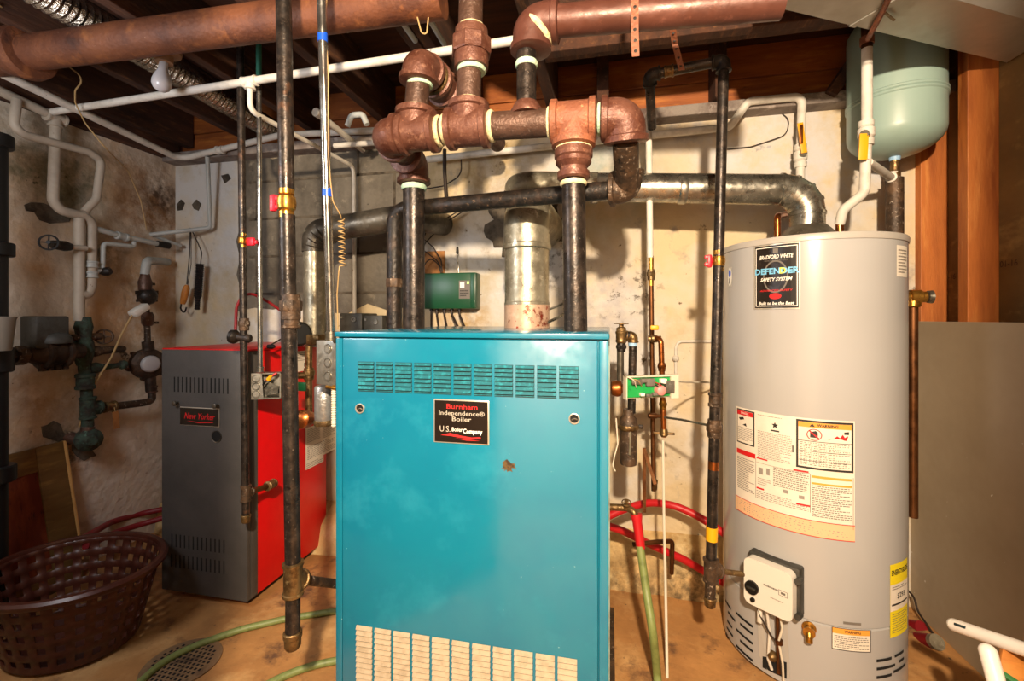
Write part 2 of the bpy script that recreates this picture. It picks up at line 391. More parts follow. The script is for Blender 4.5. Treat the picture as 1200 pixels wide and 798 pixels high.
# flat and curved printing -----------------------------------------
def text_mesh(body, size, bold=0, shear=0, align='CENTER'):
    cu = bpy.data.curves.new('t', 'FONT'); cu.body = body; cu.size = size; cu.align_x = align; cu.align_y = 'CENTER'
    cu.offset = bold; cu.shear = shear; cu.resolution_u = 2
    o = bpy.data.objects.new('t', cu); COL.objects.link(o)
    bpy.context.view_layer.update()
    dg = bpy.context.evaluated_depsgraph_get()
    me = bpy.data.meshes.new_from_object(o.evaluated_get(dg))
    bpy.data.objects.remove(o); bpy.data.curves.remove(cu)
    bm = bmesh.new(); bm.from_mesh(me); bpy.data.meshes.remove(me)
    return bm
class Decal:
    """a sheet w by h metres laid on a surface f(u,v,lift); printing goes on it as sub-parts"""
    def __init__(s, name, root, f, w, h, m, lift=.0008, label=None, parent_is_part=False):
        s.f = f; s.w = w; s.h = h; s.lift = lift
        s.o = obj(name, s._grid(0, 0, w, h, lift), m, root, False, label=label)
    def _grid(s, u0, v0, u1, v1, lift, bm=None):
        bm = bm or bmesh.new(); n = max(1, int(abs(u1-u0)/.012))
        rows = []
        for i in range(n+1):
            u = u0+(u1-u0)*i/n
            rows.append((bm.verts.new(s.f(u, v0, lift)), bm.verts.new(s.f(u, v1, lift))))
        for i in range(n): bm.faces.new((rows[i][0], rows[i+1][0], rows[i+1][1], rows[i][1]))
        return bm
    def rects(s, name, rs, m, lv=1):
        bm = bmesh.new()
        for (a, b, c, d) in rs: s._grid(a*s.w, b*s.h, c*s.w, d*s.h, s.lift+.0004*lv, bm)
        return obj(name, bm, m, s.o, False)
    def frame(s, name, a, b, c, d, t, m, lv=1):
        tu, tv = t/s.w, t/s.h
        return s.rects(name, [(a, b, c, b+tv), (a, d-tv, c, d), (a, b, a+tu, d), (c-tu, b, c, d)], m, lv)
    def polys(s, name, ps, m, lv=1):
        bm = bmesh.new()
        for p in ps: bm.faces.new([bm.verts.new(s.f(u*s.w, v*s.h, s.lift+.0004*lv)) for u, v in p])
        return obj(name, bm, m, s.o, False)
    def text(s, body, u, v, size, m, bold=0, shear=0, width=None, lv=2, name='lettering', tilt=0, align='CENTER'):
        bm = text_mesh(body, size, bold, shear, align)
        xs = [q.co.x for q in bm.verts]
        k = width/(max(xs)-min(xs)) if width else 1
        ca, sa = math.cos(tilt), math.sin(tilt)
        for q in bm.verts:
            x, y = q.co.x*k, q.co.y
            q.co = s.f(u*s.w+x*ca-y*sa, v*s.h+x*sa+y*ca, s.lift+.0004*lv)
        return obj(name, bm, m, s.o, False)
    def print(s, a, b, c, d, rows, m='ink_soft', fill=.45, name='fine_print', seed=1):
        rnd = random.Random(seed); bm = bmesh.new(); hh = (d-b)/rows
        for i in range(rows):
            v0 = b+hh*i+hh*(1-fill)/2; u = a; end = c-(c-a)*rnd.choice([0, 0, .05, .3])
            while u < end:
                w = min((c-a)*rnd.uniform(.03, .1), end-u)
                s._grid(u*s.w, v0*s.h, (u+w)*s.w, (v0+hh*fill)*s.h, s.lift+.0008, bm); u += w+(c-a)*.018
        return obj(name, bm, m, s.o, False)
def flat(o, right, up):
    o, right, up = V(o), V(right).normalized(), V(up).normalized(); n = right.cross(up)
    return lambda u, v, l=0: o+right*u+up*v+n*l
# ================================================================ SETTING
struct('floor', B().span((-2.7, -1.9, -.06), (1.6, 2.4, 0)), 'floor')
wb = B().span((-2.6, 2.1, 0), (1.20, 2.35, 2.0))
struct('wall_back', wb, 'wall_back')
struct('wall_left', B().span((-2.6, -1.6, 0), (-2.39, 2.1, 2.02)), 'wall_left')
# a dark unpainted block area behind the red boiler, where the white coat stops; its dark tone has shade painted in
random.seed(3)
def ragged(cx0, cz0, cx1, cz1, n=9, j=.03):
    pts = []
    for i in range(n): pts.append((cx0+(cx1-cx0)*i/n, cz0+random.uniform(-j, j)))
    for i in range(n): pts.append((cx1+random.uniform(-j, j), cz0+(cz1-cz0)*i/n))
    for i in range(n): pts.append((cx1-(cx1-cx0)*i/n, cz1+random.uniform(-j, j)))
    for i in range(n): pts.append((cx0+random.uniform(-j, j), cz1-(cz1-cz0)*i/n))
    return pts
W = obj('bare_block', B().poly([(x, 2.101, z) for x, z in ragged(-1.98, 1.2, -.98, 2.02)], (0, -.004, 0)), 'bare_block', None, False)
W['kind'] = 'structure'; W.name = 'wall_back_bare_patch'
mb = B()
for k in range(4):
    z = 1.27+.2*k
    mb.span((-1.9, 2.094, z), (-1.02, 2.0975, z+.012))
    for q in range(3):
        x = -1.86+.4*q+(.2 if k % 2 else 0)
        if x < -1.05: mb.span((x, 2.094, z), (x+.012, 2.0975, z+.2))
o = obj('mortar_joints', mb, 'mortar_grey', W, False)
# mortar collar round the chimney hole
pts = []
for k in range(40):
    a = 2*PI*k/40; r = .17+random.uniform(-.03, .03)
    pts.append((P(617, 268, Y=2.1).x+math.cos(a)*r*1.05, 2.1, P(617, 262, Y=2.1).z+math.sin(a)*r))
o = obj('wall_back_mortar', B().poly(pts, (0, -.012, 0)), 'mortar_grey', None, False); o['kind'] = 'structure'
# grey patches of bare wall, left wall
def wall_patch(pix, X=None, Y=None, m='mortar_grey', name='wall_left_patch'):
    off = (.006, 0, 0) if X is not None else (0, -.006, 0)
    o = obj(name, B().poly([P(x, y, X=X, Y=Y) for x, y in pix], off), m, None, False); o['kind'] = 'structure'
wall_patch([(28, 240), (36, 237), (50, 238), (62, 243), (70, 252), (82, 256), (80, 260), (58, 262), (46, 258), (40, 249), (30, 247)], X=-2.39)
wall_patch([(48, 500), (55, 498), (62, 493), (70, 497), (73, 506), (82, 513), (80, 520), (66, 517), (50, 512)], X=-2.39)
wall_patch([(84, 520), (96, 522), (106, 526), (112, 534), (105, 536), (98, 540), (90, 535), (84, 528)], X=-2.39)
wall_patch([(208, 240), (213, 234), (217, 238), (214, 246), (209, 247)], Y=2.1, name='wall_back_patch')
wall_patch([(226, 240), (231, 234), (236, 239), (233, 247), (228, 245)], Y=2.1, name='wall_back_patch')
wall_patch([(260, 206), (268, 204), (271, 209), (264, 215)], Y=2.1, name='wall_back_patch')
# footing ledge along the back wall
led = B(); n = 40; rows = []
for i in range(n+1):
    x = -2.38+3.33*i/n; j = random.uniform(-.015, .015)
    rows.append([V((x, 2.11, 0)), V((x, 1.965+j, 0)), V((x, 1.975+j, .05+j)), V((x, 1.995+j, .135+j*.8)), V((x, 2.06+j, .19+j)), V((x, 2.11, .21))])
led.rings(rows)
struct('baseboard_back', led, 'concrete_ledge', smooth=True)
# timber above the wall
struct('trim_1', B().span((-2.39, 2.02, 2.0), (1.27, 2.3, 2.045), .004), 'sill')
struct('trim_2', B().span((-2.5, 2.13, 2.047), (1.27, 2.17, 2.18), .003), 'rim')
struct('trim_3', B().span((-2.5, 2.125, 2.183), (1.27, 2.17, 2.32), .003), 'rim')
struct('trim_4', B().span((-2.6, -1.6, 2.022), (-2.36, 2.1, 2.32), .003), 'joist')
struct('ceiling', B().span((-2.6, -1.6, 2.32), (1.6, 2.4, 2.36)), 'subfloor')
jx = [-2.31, -1.9, -1.49, -1.08, -.67, -.26]
k = 0
for x in jx:
    o = struct('ceiling_joist', B().span((x-.022, -1.0, 2.10), (x+.022, 2.12, 2.318), .003), 'joist')
    if x == -.67:
        struct('ceiling_joist', B().span((x+.026, -1.0, 2.105), (x+.068, 2.12, 2.318), .003), 'joist')
for x in (.15, .56, .97):
    struct('ceiling_joist', B().span((x-.022, -1.0, 2.12), (x+.022, 1.60, 2.318), .003), 'joist')
struct('ceiling_beam', B().span((-.236, 1.60, 2.09), (1.27, 1.645, 2.318), .004), 'joist')
struct('ceiling_beam', B().span((-.236, 1.65, 2.10), (1.27, 1.69, 2.318), .004), 'joist')
# blocking seen against the rim board
for px, wd in ((707, .05), (838, .045)):
    q = P(px, 95, Y=2.1)
    struct('ceiling_block', B().span((q.x-wd/2, 1.99, 2.05), (q.x+wd/2, 2.122, 2.318), .003), 'joist')
# diagonal brace beside the tank
a, b = P(972, 112, Y=2.02), P(1030, 28, Y=1.98)
struct('ceiling_brace', B().bar(a, b, .04, .06, V((0, 1, 0)), .003), 'joist')
# right wall: sheathing, studs, painted lower panel
struct('wall_right', B().span((1.27, -1.2, 0), (1.34, 2.4, 2.32)), 'sheath')
for (px0, px1) in ((1122, 1133), (1070, 1078)):
    y1 = P(px0, 300, X=1.18).y; y0 = y1-.045
    struct('wall_right_stud', B().span((1.181, y0, 1.10), (1.27, y1, 2.32), .002), 'stud')
struct('wall_right_stud', B().span((1.181, 1.33, 1.10), (1.27, 1.37, 2.32), .002), 'stud')
struct('wall_right_panel', B().span((1.165, -1.2, .0), (1.181, 2.10, 1.135), .002), 'panel')
o = struct('wall_right_stamp', text_mesh('01-16', .03), 'joist')
o.data.transform(Matrix.Translation(P(1182, 309, X=1.268)) @ Matrix.Rotation(-PI/2, 4, 'Z') @ Matrix.Rotation(PI/2, 4, 'X'))
o = struct('wall_right_stamp', text_mesh('01-16', .03), 'joist')
o.data.transform(Matrix.Translation(P(1112, 325, X=1.268)) @ Matrix.Rotation(-PI/2, 4, 'Z') @ Matrix.Rotation(PI/2, 4, 'X'))
# wall with the doorway the picture is taken through
struct('wall_hall', B().span((-1.9, -1.9, 0), (2.1, -1.8, 2.36)), 'hall_wall')
struct('wall_front', B().span((-2.6, .0, 0), (-.40, .12, 2.318)), 'jamb')
struct('wall_front_side', B().span((.44, .0, 0), (1.6, .12, 2.318)), 'jamb')
# ================================================================ BLUE BOILER
BX0, BX1, BY0, BY1, BZ1 = -.692, -.004, 1.05, 1.80, P(393, 388.5, Y=1.05).z
BB = thing('boiler', 'large turquoise steam boiler cabinet standing in the middle of the room', 'boiler', (-.348, 1.42, 0))
b = B().span((BX0+.03, BY0+.05, 0), (BX1+.018, BY1-.03, .05), .004)
obj('base', b, 'iron_old', BB)
b = B().span((BX0, BY0+.012, .05), (BX1, BY1, BZ1-.012), .003)
obj('jacket', b, 'blue_enamel', BB)
obj('side_panel', B().span((BX1+.0005, BY0+.03, .06), (BX1+.0025, BY1-.02, BZ1-.03)), 'blue_side', BB)
xs0, xs1 = P(402, 500, Y=BY0).x, P(700.5, 500, Y=BY0).x
obj('corner_post', B().span((BX0, BY0, .05), (xs0-.0025, BY0+.014, BZ1-.0165), .002), 'blue_enamel', BB)
obj('corner_post', B().span((xs1+.003, BY0, .05), (BX1, BY0+.014, BZ1-.0165), .002), 'blue_enamel', BB)
obj('front_panel', B().span((xs0, BY0-.002, .05), (xs1, BY0+.014, BZ1-.0165), .0025), 'blue_enamel', BB)
obj('top_panel', B().span((BX0-.002, BY0-.004, BZ1-.0135), (BX1+.002, BY1, BZ1), .003), 'blue_enamel', BB)
ff = BY0-.002
# upper louvres: eleven columns of seven slots
x0, x1 = P(420, 430, Y=ff).x, P(678.5, 430, Y=ff).x
zt, zb = P(420, 424, Y=ff).z, P(420, 457.5, Y=ff).z
pitch = (x1-x0)/10.87
for c in range(11):
    xa = x0+pitch*c; xb = xa+pitch*.84
    rows = 7; dz = (zt-zb)/rows
    b = B(); b.span((xa-.001, ff-.0006, zb-.002), (xb+.001, ff+.003, zt+.001))
    o = obj('louver_column', b, 'slot_black', BB, False)
    hb = B()
    for r in range(rows):
        z = zt-dz*r
        hb.poly([(xa, ff-.0008, z), (xa, ff-.0048, z-dz*.55), (xa, ff-.0008, z-dz*.58)], (xb-xa, 0, 0))
        hb.span((xa-.001, ff-.0012, z-dz*1.0), (xb+.001, ff-.0004, z-dz*.84))
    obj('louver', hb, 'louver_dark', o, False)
# lower louvres, pale because reflected light is put into their colour
x0, x1 = P(418, 735, Y=ff).x, P(676, 775, Y=ff).x
zt = P(418, 731.5, Y=ff).z; pitch = (x1-x0)/10.85
for c in range(11):
    xa = x0+pitch*c; xb = xa+pitch*.86
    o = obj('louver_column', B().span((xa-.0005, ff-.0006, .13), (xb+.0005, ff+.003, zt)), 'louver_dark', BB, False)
    hb = B(); dz = .0135; r = 0
    while zt-dz*(r+1) > .13:
        z = zt-dz*r
        hb.poly([(xa, ff-.0008, z-.0008), (xa, ff-.0055, z-dz*.74), (xa, ff-.0008, z-dz*.8)], (xb-xa, 0, 0)); r += 1
    obj('louver', hb, 'louver_sheen', o, False)
for px, py in ((422, 478.5), (673, 490.5)):
    p = P(px, py, Y=ff)
    o = obj('sight_hole', B().lathe(p, FR, [(0, .0125), (.003, .0125), (.0035, .0105), (.001, .0095)], 24), 'plate_rim', BB)
    obj('hole_disc', B().lathe(p, FR, [(0, .0095), (.0012, .0095)], 20), 'hole', o)
    obj('wire_end', B().tube([p+V((-.006, -.002, -.003)), p+V((.001, -.003, .001)), p+V((.007, -.002, -.002))], .0015, .004, 6), 'galv_dark', o)
# paint chip
random.seed(12); p = P(595.5, 546, Y=ff); pts = []
for k in range(26):
    a = 2*PI*k/26; r = random.uniform(.009, .020)
    pts.append(V((p.x+math.cos(a)*r*1.05, ff, p.z+math.sin(a)*r*.9)))
obj('paint_chip', B().poly(pts, (0, -.0006, 0)), 'chip', BB, False)
# nameplate
pa, pb = P(510, 516.5, Y=ff), P(572, 471, Y=ff); w, h = pb.x-pa.x, pb.z-pa.z
obj('nameplate_rim', B().box(((pa.x+pb.x)/2, ff-.0008, (pa.z+pb.z)/2), (w+.006, .0026, h+.006), None, .001), 'plate_rim', BB)
D = Decal('nameplate', BB, flat((pa.x, ff-.0024, pa.z), RT, UP), w, h, 'plate_black')
D.text('Burnham', .52, .86, h*.17, 'ink_red', .0001, width=w*.58)
D.text('Independence\u00ae', .51, .70, h*.15, 'ink_pale', .0001, width=w*.86)
D.text('Boiler', .51, .56, h*.15, 'ink_pale', .0001, width=w*.36)
D.text('U.S.', .2, .31, h*.2, 'ink_pale', .0001, width=w*.2)
D.text('Boiler', .43, .31, h*.14, 'ink_white', .0001, width=w*.2)
D.text('Company', .72, .28, h*.15, 'ink_white', .0004, width=w*.36)
D.polys('swoosh', [[(.12, .16), (.3, .22), (.5, .17), (.7, .14), (.87, .16), (.87, .11), (.7, .10), (.5, .12), (.3, .15)], [(.4, .1), (.6, .09), (.86, .07), (.6, .06)]], 'ink_red')
# ================================================================ RED / GREY BOILER
RX0, RX1, RY0, RY1, RZ0, RZ1 = -1.80, -1.39, 1.52, 2.03, .035, 1.02
RB = thing('boiler', 'red-sided boiler with dark grey front panel standing at the back left', 'boiler', (-1.6, 1.78, 0))
obj('base', B().span((RX0+.04, RY0+.05, 0), (RX1-.03, RY1-.02, RZ0+.002), .003), 'iron_dull', RB)
obj('jacket', B().span((RX0+.003, RY0+.02, RZ0), (RX1, RY1, RZ1-.004), .003), 'boiler_red', RB)
obj('top_panel', B().span((RX0, RY0+.003, RZ1-.003), (RX1+.003, RY1, RZ1+.004), .002), 'boiler_red', RB)
obj('front_panel', B().span((RX0, RY0, RZ0), (RX1+.001, RY0+.022, RZ1), .004), 'grey_enamel', RB)
obj('front_flange', B().span((RX1-.012, RY0+.018, RZ0+.002), (RX1+.0025, RY0+.055, RZ1-.004), .002), 'grey_enamel', RB)
gf = RY0
def slots(px0, py0, px1, py1, n, name='vent_slots'):
    a, b_, t_ = P(px0, py1, Y=gf), P(px1, py0, Y=gf), P(px0, py0, Y=gf); dx = (b_.x-a.x)/(n-1)
    for i in range(n):
        obj('vent_slot', B().span((a.x+dx*i-.0028, gf-.0008, a.z), (a.x+dx*i+.0028, gf+.002, t_.z), .0003), 'hole', RB, False)
slots(204.5, 441.5, 267, 459, 14); slots(201.5, 625.5, 262.5, 640.5, 13); slots(201, 649, 262.5, 664, 13)
for px, py in ((208.5, 472), (255.5, 475)):
    p = P(px, py, Y=gf)
    obj('screw_knob', B().lathe(p, FR, [(0, .006), (.012, .006), (.013, .010), (.02, .010), (.022, .007)], 14), 'galv_dark', RB)
p = P(254, 511.5, Y=gf)
o = obj('sight_hole', B().lathe(p, FR, [(0, .024), (.003, .0235), (.0015, .021)], 24), 'galv_dark', RB)
obj('hole_disc', B().lathe(p, FR, [(0, .0205), (.0022, .0205)], 20), 'hole', o)
pa, pb = P(212, 497, Y=gf), P(257, 479.5, Y=gf); w, h = pb.x-pa.x, pb.z-pa.z
obj('nameplate_rim', B().box(((pa.x+pb.x)/2, gf-.001, (pa.z+pb.z)/2), (w+.004, .003, h+.006), None, .001), 'plate_rim', RB)
D = Decal('nameplate', RB, flat((pa.x, gf-.003, pa.z), RT, UP), w, h, 'plate_black')
D.text('New Yorker', .5, .52, h*.5, 'ink_red', .0006, shear=.3, width=w*.8)
D.polys('swoosh', [[(.16, .25), (.5, .2), (.86, .26), (.86, .2), (.5, .13)]], 'ink_red')
# red side: labels, controls
sx = RX1+.0015
def sideP(px, py): return P(px, py, X=sx)
def side_decal(name, px0, py0, px1, py1, m='paper', label=None):
    a = sideP(px0, py0); b_ = sideP(px1, py0); c = sideP(px0, py1)
    return Decal(name, RB, flat((sx, a.y, c.z), BK, UP), b_.y-a.y, a.z-c.z, m, label=label)
D = side_decal('instruction_label', 358, 502, 394, 543, label='printed cream instruction sheet')
D.print(.05, .55, .45, .95, 9, 'ink_soft', seed=2); D.print(.52, .5, .95, .95, 10, 'ink_soft', seed=3); D.print(.05, .06, .95, .45, 9, 'ink_grey', .35, seed=4)
D = side_decal('rating_label', 358, 543, 379, 551)
D.print(.05, .1, .95, .9, 3, 'ink_soft', seed=5)
D = side_decal('data_sheet', 347, 412, 362, 436)
D.print(.1, .5, .9, .95, 5, 'ink_soft', seed=6); D.rects('print_block', [(.6, .2, .8, .4)], 'ink')
# control box with cover open on the red side, and circulator below it
JB = thing('junction_box', 'open steel junction box with wires on the red boiler side, below thin conduit', 'electrical box', P(313, 466, X=-1.33))
a = P(298, 468, X=-1.335); c = P(331, 436, X=-1.30)
bx0 = P(298, 468, Y=1.50); 
ja, jb = P(297, 467, d=1.70), P(331, 436, d=1.72)
zc0, zc1 = ja.z, jb.z
e1 = V((jb.x-ja.x, jb.y-ja.y, 0)).normalized(); L = V((jb.x-ja.x, jb.y-ja.y, 0)).length
nrm = V((e1.y, -e1.x, 0)); Rj = Matrix((e1, -nrm, UP)).transposed()
cen = V(((ja.x+jb.x)/2, (ja.y+jb.y)/2, (zc0+zc1)/2))
H_ = zc1-zc0
bb = B()
bb.box(cen-nrm*.02, (L, .004, H_), Rj)
for s_ in (-1, 1):
    bb.box(cen+e1*s_*(L/2-.002), (.004, .044, H_), Rj); bb.box(cen+UP*s_*(H_/2-.002), (L, .044, .004), Rj)
obj('box_body', bb, 'steel_box', JB)
f0 = flat(cen-e1*L/2-UP*H_/2+nrm*.022, e1, UP)
def disc(f, u, v, r, l0, l1, n=18):
    b = B(); b.rings([[f(u+math.cos(2*PI*k/n)*r, v+math.sin(2*PI*k/n)*r, l) for k in range(n)] for l in (l0, l1)]); return b
obj('cover_plate', B().poly([f0(0, 0), f0(L*.42, 0), f0(L*.36, H_), f0(0, H_)], nrm*.003), 'steel_box', JB)
for k in range(3):
    o = obj('knockout', disc(f0, L*.17, H_*(.2+.3*k), .0145, .003, .005), 'galv', JB)
    obj('knockout_ring', disc(f0, L*.17, H_*(.2+.3*k), .010, .005, .0055), 'steel_box', o)
obj('mounting_strap', B().poly([f0(L*.5, H_*.15, -.01), f0(L*.9, H_*.2, -.01), f0(L*.95, H_*.5, -.01), f0(L*.6, H_*.62, -.01), f0(L*.45, H_*.4, -.01)], nrm*.012), 'galv', JB)
obj('wire', B().tube([f0(L*.45, H_*.65, .0), f0(L*.62, H_*.8, .02), f0(L*.9, H_*1.02, .012)], .004, .01, 8), 'hose_red', JB)
obj('wire_nut', B().cyl(f0(L*.64, H_*.78, .018), f0(L*.74, H_*.92, .026), .009, 10, .005), 'yellow_handle', JB)
obj('wire', B().tube([f0(L*.4, H_*.55, 0), f0(L*.5, H_*.7, .015), f0(L*.6, H_*.74, .012)], .004, .01, 8), 'black', JB)
# circulator and fittings on the red side, partly behind the big black pipe
G = thing('circulator_piping', 'brown brass pipe with round pump on red boiler side, behind big black pipe', 'pipe', P(365, 500, d=1.9))
pipe(G, [P(362, 405, d=1.92), P(362, 485, d=1.92)], .014, 'brass_old')
hexnut(G, P(362, 438, d=1.92), UP, .024, .05, 'brass_old')
obj('pump_body', B().lathe(P(350, 492, d=1.80), P(364, 490, d=1.9)-P(350, 492, d=1.80), [(0, .02), (.01, .036), (.05, .038), (.08, .03), (.12, .022)], 20), 'copper', G)
pipe(G, [P(340, 440, d=1.88), P(362, 440, d=1.92)], .014, 'brass_old')
o = obj('valve_handle', B().box(P(352, 453, d=1.80), (.05, .012, .035), None, .004), 'green_box', G, label='small green handle')
# brass plug stub near the thin black pipe
# grey junction box with three knockouts under the silver conduit, lower casing below
K = thing('junction_box', 'tall steel box with three round knockouts beside blue boiler, under silver conduit', 'electrical box', P(381, 455, d=1.22))
q0, q1 = P(370.5, 450.5, d=1.24), P(393, 399.5, d=1.21)
e1 = V((q1.x-q0.x, q1.y-q0.y, 0)); Lk = e1.length; e1.normalize(); nk = V((e1.y, -e1.x, 0)); Rk = Matrix((e1, -nk, UP)).transposed()
ck = V(((q0.x+q1.x)/2, (q0.y+q1.y)/2, (q0.z+q1.z)/2))-nk*.02; Hk = q1.z-q0.z
obj('box_body', B().box(ck, (Lk, .04, Hk), Rk, .002), 'steel_box', K)
fk = flat(ck-e1*Lk/2-UP*Hk/2+nk*.02, e1, UP)
for k in range(3):
    o = obj('knockout', disc(fk, Lk*.62, Hk*(.2+.31*k), .0135, 0, .0018), 'galv', K)
    obj('knockout_ring', disc(fk, Lk*.62, Hk*(.2+.31*k), .009, .0018, .0024), 'steel_box', o)
R_ = thing('relay_casing', 'curved grey metal relay casing below the box with three knockouts', 'electrical box', P(380, 492, d=1.30))
obj('casing', B().lathe(P(380, 493, d=1.33), UP, [(0, .024), (.004, .027), (.098, .027), (.102, .024)], 28), 'silver_wrap', R_)
obj('rim', B().lathe(P(380, 493, d=1.33), UP, [(-.012, .028), (0, .030), (.004, .028)], 28), 'brass_old', R_)
FC = thing('flexible_conduit', 'ribbed white flexible conduit running down left edge of blue boiler', 'conduit', P(391, 498, d=1.2))
b = B(); pr = []
a, c = P(391, 500, d=1.205), P(391, 455, d=1.205); n = 17; L = (c-a).length
for k in range(n):
    pr += [(L*k/n, .0048), (L*(k+.5)/n, .0068)]
b.lathe(a, c-a, pr, 12); obj('conduit', b, 'wire_white', FC)
obj('connector', B().lathe(P(389, 454, d=1.203), P(394, 454.5, d=1.203)-P(386, 453.5, d=1.203), [(-.016, .004), (0, .004), (.002, .007), (.012, .007)], 10), 'brass', FC)
# red boiler top: draft hood bits, round black damper motor and cable
T = thing('damper_motor', 'round black damper motor with wire on top of the red boiler', 'motor', P(355, 409, d=1.95))
q = P(353, 391, d=1.95)
obj('motor_body', B().lathe(q-V((.02, .0, 0)), V((.8, -.6, 0)), [(0, .045), (.012, .052), (.03, .052), (.04, .043)], 28), 'black_plastic', T)
obj('gear_case', B().box(P(370, 398, d=1.93), (.06, .05, .045), None, .006), 'brass_old', T)
obj('cable', B().tube([P(343, 392, d=1.9), P(328, 398, d=1.85), P(314, 406, d=1.8)], .003, .03, 8), 'wire_dark', T)
obj('sensor', B().lathe(P(314, 406, d=1.8), RT, [(0, .008), (.02, .01), (.03, .006)], 12), 'black_plastic', T)
# ================================================================ STEAM HEADER over the blue boiler
HDY = 1.2
def H(px, py, Y=HDY): return P(px, py, Y=Y)
SH = thing('steam_header', 'rusty header of tees and elbows with two black risers into the turquoise boiler', 'pipe', H(560, 390))
t1, t2, t3, he, h0 = H(487, 156), H(549, 150), H(672, 142), H(733, 138), H(445, 160)
ax = (t3-t1).normalized()
R1, RF = .037, .0505
tee(SH, t1, ax, UP, RF, .066, .066, 'rust_fit'); tee(SH, t2, ax, UP, RF, .060, .068, 'rust_fit')
tee(SH, t3, ax, DN, RF, .060, .07, 'rust_orange')
pipe(SH, [t1, t2], R1, 'rust_pipe', name='nipple'); pipe(SH, [t2, t3], R1, 'rust_pipe', name='header_pipe'); pipe(SH, [t3, he-ax*.02], R1*.93, 'iron_old', name='nipple')
for c, s_ in ((t1, .072), (t1, -.072), (t2, -.066), (t2, .066)): ring(SH, c+ax*s_, ax, .042, .013, 'dope_cream')
ring(SH, t3+ax*.068, ax, .0405, .012, 'dope_mint'); ring(SH, t3-ax*.064, ax, .0405, .008, 'dope_cream')
# left end: two elbows swing back and down to the left riser
RLX, RLY = -.655, 1.40
e0 = V((h0.x+.02, HDY, h0.z)); sw = V((e0.x-.005, RLY, e0.z-.01))
elbow(SH, e0, -ax, BK, RF, .066, 'rust_fit')
pipe(SH, [e0, sw], R1, 'rust_pipe', name='nipple')
elbow(SH, sw, BK, DN, RF*.96, .07, 'rust_fit')
zt = BZ1-.001
obj('riser', B().cyl(sw+DN*.05, V((sw.x, RLY, zt)), .0355, 24), 'iron', SH, label='black left riser')
ring(SH, sw+DN*.083, UP, .041, .016, 'dope_mint')
# right riser under the third tee
q = t3+DN*.07
obj('reducer', B().lathe(q+UP*.004, DN, [(0, .045), (.012, .05), (.03, .05), (.034, .046), (.045, .047), (.058, .036), (.066, .036), (.068, .042), (.084, .043), (.088, .038)], 28), 'rust_fit', SH)
ring(SH, q+DN*.004, UP, .048, .010, 'dope_cream'); ring(SH, q+DN*.094, UP, .035, .012, 'dope_cream')
obj('riser', B().cyl(q+DN*.08, V((q.x+.006, HDY, zt)), .0305, 24), 'iron', SH, label='black right riser')
# first branch: up, elbow, back toward the wall
top1 = H(492, 76)
obj('nipple', B().cyl(t1+UP*.05, top1, .033, 22), 'rust_pipe', SH)
ring(SH, t1+UP*.069, UP, .038, .008, 'dope_cream')
elbow(SH, top1, top1-t1, V((.12, 1, 0)), RF*.97, .052, 'rust_fit')
ring(SH, top1+DN*.057, UP, .036, .012, 'dope_mint')
bd = V((.12, 1, 0)).normalized()
coupling(SH, top1+bd*.115, bd, .049, .075, 'rust_fit')
ring(SH, top1+bd*.075, bd, .05, .012, 'brass_old')
pipe(SH, [top1+bd*.05, top1+bd*.62], .033, 'rust_pipe', name='branch_pipe')
# second branch: up through a big union
top2 = H(555, -125)
obj('nipple', B().cyl(t2+UP*.07, top2, .0335, 22), 'rust_pipe', SH)
ring(SH, t2+UP*.072, UP, .038, .008, 'dope_cream')
u = H(552.5, 58)
hexnut(SH, u, UP, .056, .105, 'rust_fit')
ring(SH, u+DN*.058, UP, .040, .012, 'dope_mint'); ring(SH, u+UP*.056, UP, .038, .012, 'dope_cream')
# third riser: small saddle on the header, black nipple up to the big brown main
s0 = H(617, 147); s1 = H(617, 60)
obj('saddle', B().lathe(s0+UP*.028, UP, [(0, .042), (.012, .042), (.026, .034), (.032, .03)], 20), 'rust_fit', SH)
obj('nipple', B().cyl(s0+UP*.05, s1, .0265, 20), 'iron', SH)
ring(SH, H(617, 76), UP, .030, .015, 'dope_mint')
# right end elbow and the drop to the equalizer
elbow(SH, he, ax, V((.03, .25, -1)), RF, .062, 'rust_fit')
dn = H(735, 221, 1.345)
obj('drop_pipe', B().cyl(he+V((.0, .012, -.055)), dn, .0335, 22), 'iron_old', SH)
lf = P(462, 246, Y=1.47)
edir = (lf-dn).normalized()
elbow(SH, dn, V((0, .15, -1)), edir, .042, .05, 'iron_old')
obj('equalizer_pipe', B().tube([dn+edir*.03, lf, V((lf.x, lf.y, zt))], .0265, .05, 20), 'iron_dull', SH)
q = P(459, 333, Y=1.47)
hexnut(SH, V((lf.x, lf.y, q.z)), UP, .03, .07, 'iron_old')
